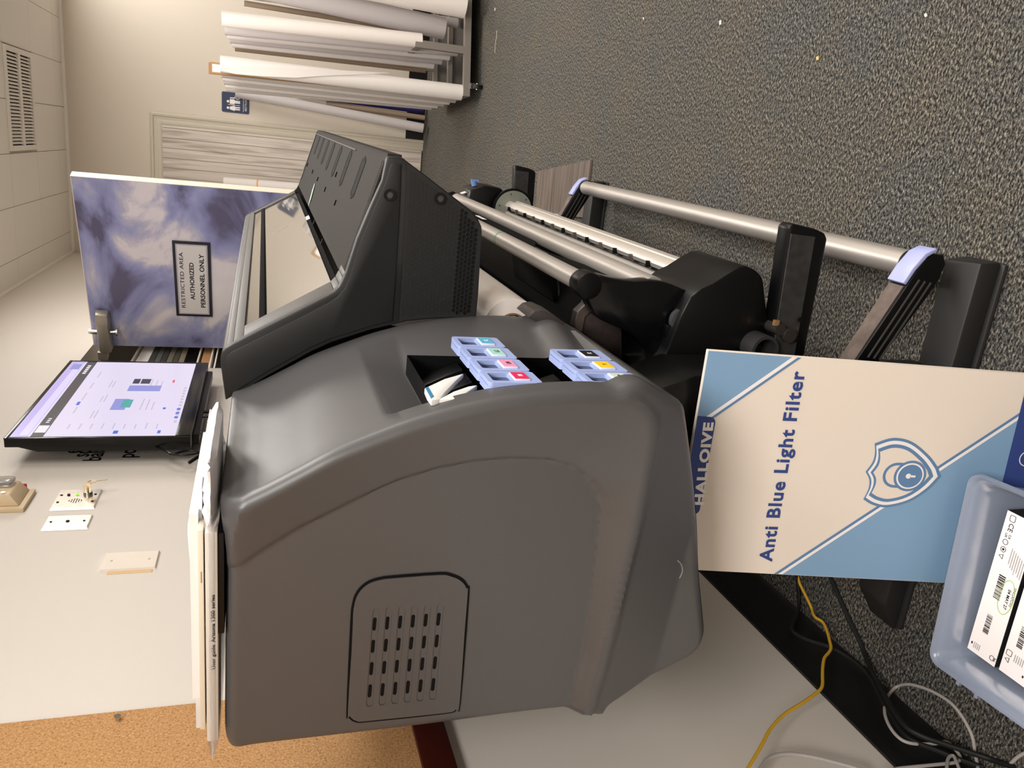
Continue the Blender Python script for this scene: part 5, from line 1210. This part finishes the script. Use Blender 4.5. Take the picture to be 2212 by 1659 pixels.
# rolls leaning on the end wall
def lean(name, label, top_, bot_, r, m):
    t_, b_ = Vector(top_), Vector(bot_); return roll(name, label, b_, t_, r, m, grp='rolls leaning on the end wall')
t1 = at(510, 200, 'y', 6.835, 'W'); b1 = at(918, 277, 'z', .04, 'W'); lean('paper_roll', 'long white roll leaning on the end wall just left of the cart', t1, (b1.x, 6.68, .045), .037, 'rollg')
t1 = at(640, 200, 'y', 6.865, 'W'); b1 = at(918, 241, 'z', .03, 'W'); lean('navy_roll', 'dark navy blue roll leaning on the end wall behind the cart', t1, (b1.x+.012, 6.79, .033), .030, 'rolln')
t1 = at(705, 224, 'y', 6.872, 'W'); b1 = at(914, 256, 'z', .03, 'W'); lean('kraft_roll', 'brown paper roll leaning on the end wall between the navy and the white one', t1, (b1.x+.004, 6.74, .026), .020, 'rollb')
t1 = at(484, 395, 'y', 6.80, 'W'); o = lean('paper_roll', 'white roll with an orange tape band leaning on the plank door', (t1.x, 6.81, t1.z), (t1.x+.02, 6.62, .045), .044, 'roll')
q = (Vector((t1.x, 6.81, t1.z))-Vector((t1.x+.02, 6.62, .045))); c_ = Vector((t1.x, 6.81, t1.z))-q*.17
MB().tube(c_, c_+q.normalized()*.012, .0446, .044).build('orange_band', mat('orange_tape', (236, 170, 110), .6), o)
# flooring sample boards lying on the carpet beyond the printer
W0 = [at(x, y, 'z', .012, 'W') for x, y in ((1275, 345), (1262, 470), (1157, 462), (1161, 370))]
fb = MB().hexa([p-Vector((0, 0, .010)) for p in W0], W0).build('flooring_board', 'floorwood', None, 'W'); tag(fb, 'grey-brown wood-look flooring board lying on the carpet past the printer', 'board')
g = MB()
for s in (.28, .62): 
    a_, c_ = W0[0].lerp(W0[3], s), W0[1].lerp(W0[2], s); d_ = (W0[3]-W0[0]).normalized()*.002
    g.hexa([a_-d_, c_-d_, c_+d_, a_+d_], [a_-d_+Vector((0, 0, .0004)), c_-d_+Vector((0, 0, .0004)), c_+d_+Vector((0, 0, .0004)), a_+d_+Vector((0, 0, .0004))])
g.build('board_joint', mat('joint_brown', (74, 64, 58), .7), fb)
W1 = [at(x, y, 'z', .018, 'W') for x, y in ((1212, 464), (1206, 490), (1140, 470), (1162, 455))]
o = MB().hexa([p-Vector((0, 0, .004)) for p in W1], W1).build('white_sheet', 'white', None, 'W'); tag(o, 'white sheet lying over the near edge of the flooring board', 'paper')
# lint on the carpet
for i, (x, y, s, c) in enumerate(((1071, 90, .012, 'string'), (1069, 20, .007, 'fluff'), (1556, 49, .006, 'crumb'), (1766, 126, .004, 'leaf'), (1390, 40, .003, 'speck'), (2000, 33, .003, 'fleck'))):
    p = at(x, y, 'z', .003, 'W')
    m_ = mat('lint_white', (226, 222, 210), .8) if i != 3 else mat('lint_yellow', (222, 196, 120), .8)
    if i == 0: b = MB().sweep([p+Vector((.04*k-.06, .006*math.sin(2*k), 0)) for k in range(4)], .0012, 6)
    else: b = MB().obox(p, (s, .002, 0), (-.001, s*.5, 0), (0, .0005, .0014))
    o = b.build('carpet_lint', m_, None, 'W', bevel=0); tag(o, ['thin white thread lying on the carpet by the cart', 'small white fluff on the carpet under the cart edge', 'white crumb alone on the open carpet', 'tiny yellowish flake on the open carpet', 'tiny pale speck on the carpet right of the cart', 'tiny pale fleck on the carpet at the lower right'][i], 'lint')
for o in list(bpy.data.objects):
    for k in ('_loc', '_fr'):
        if k in o: del o[k]
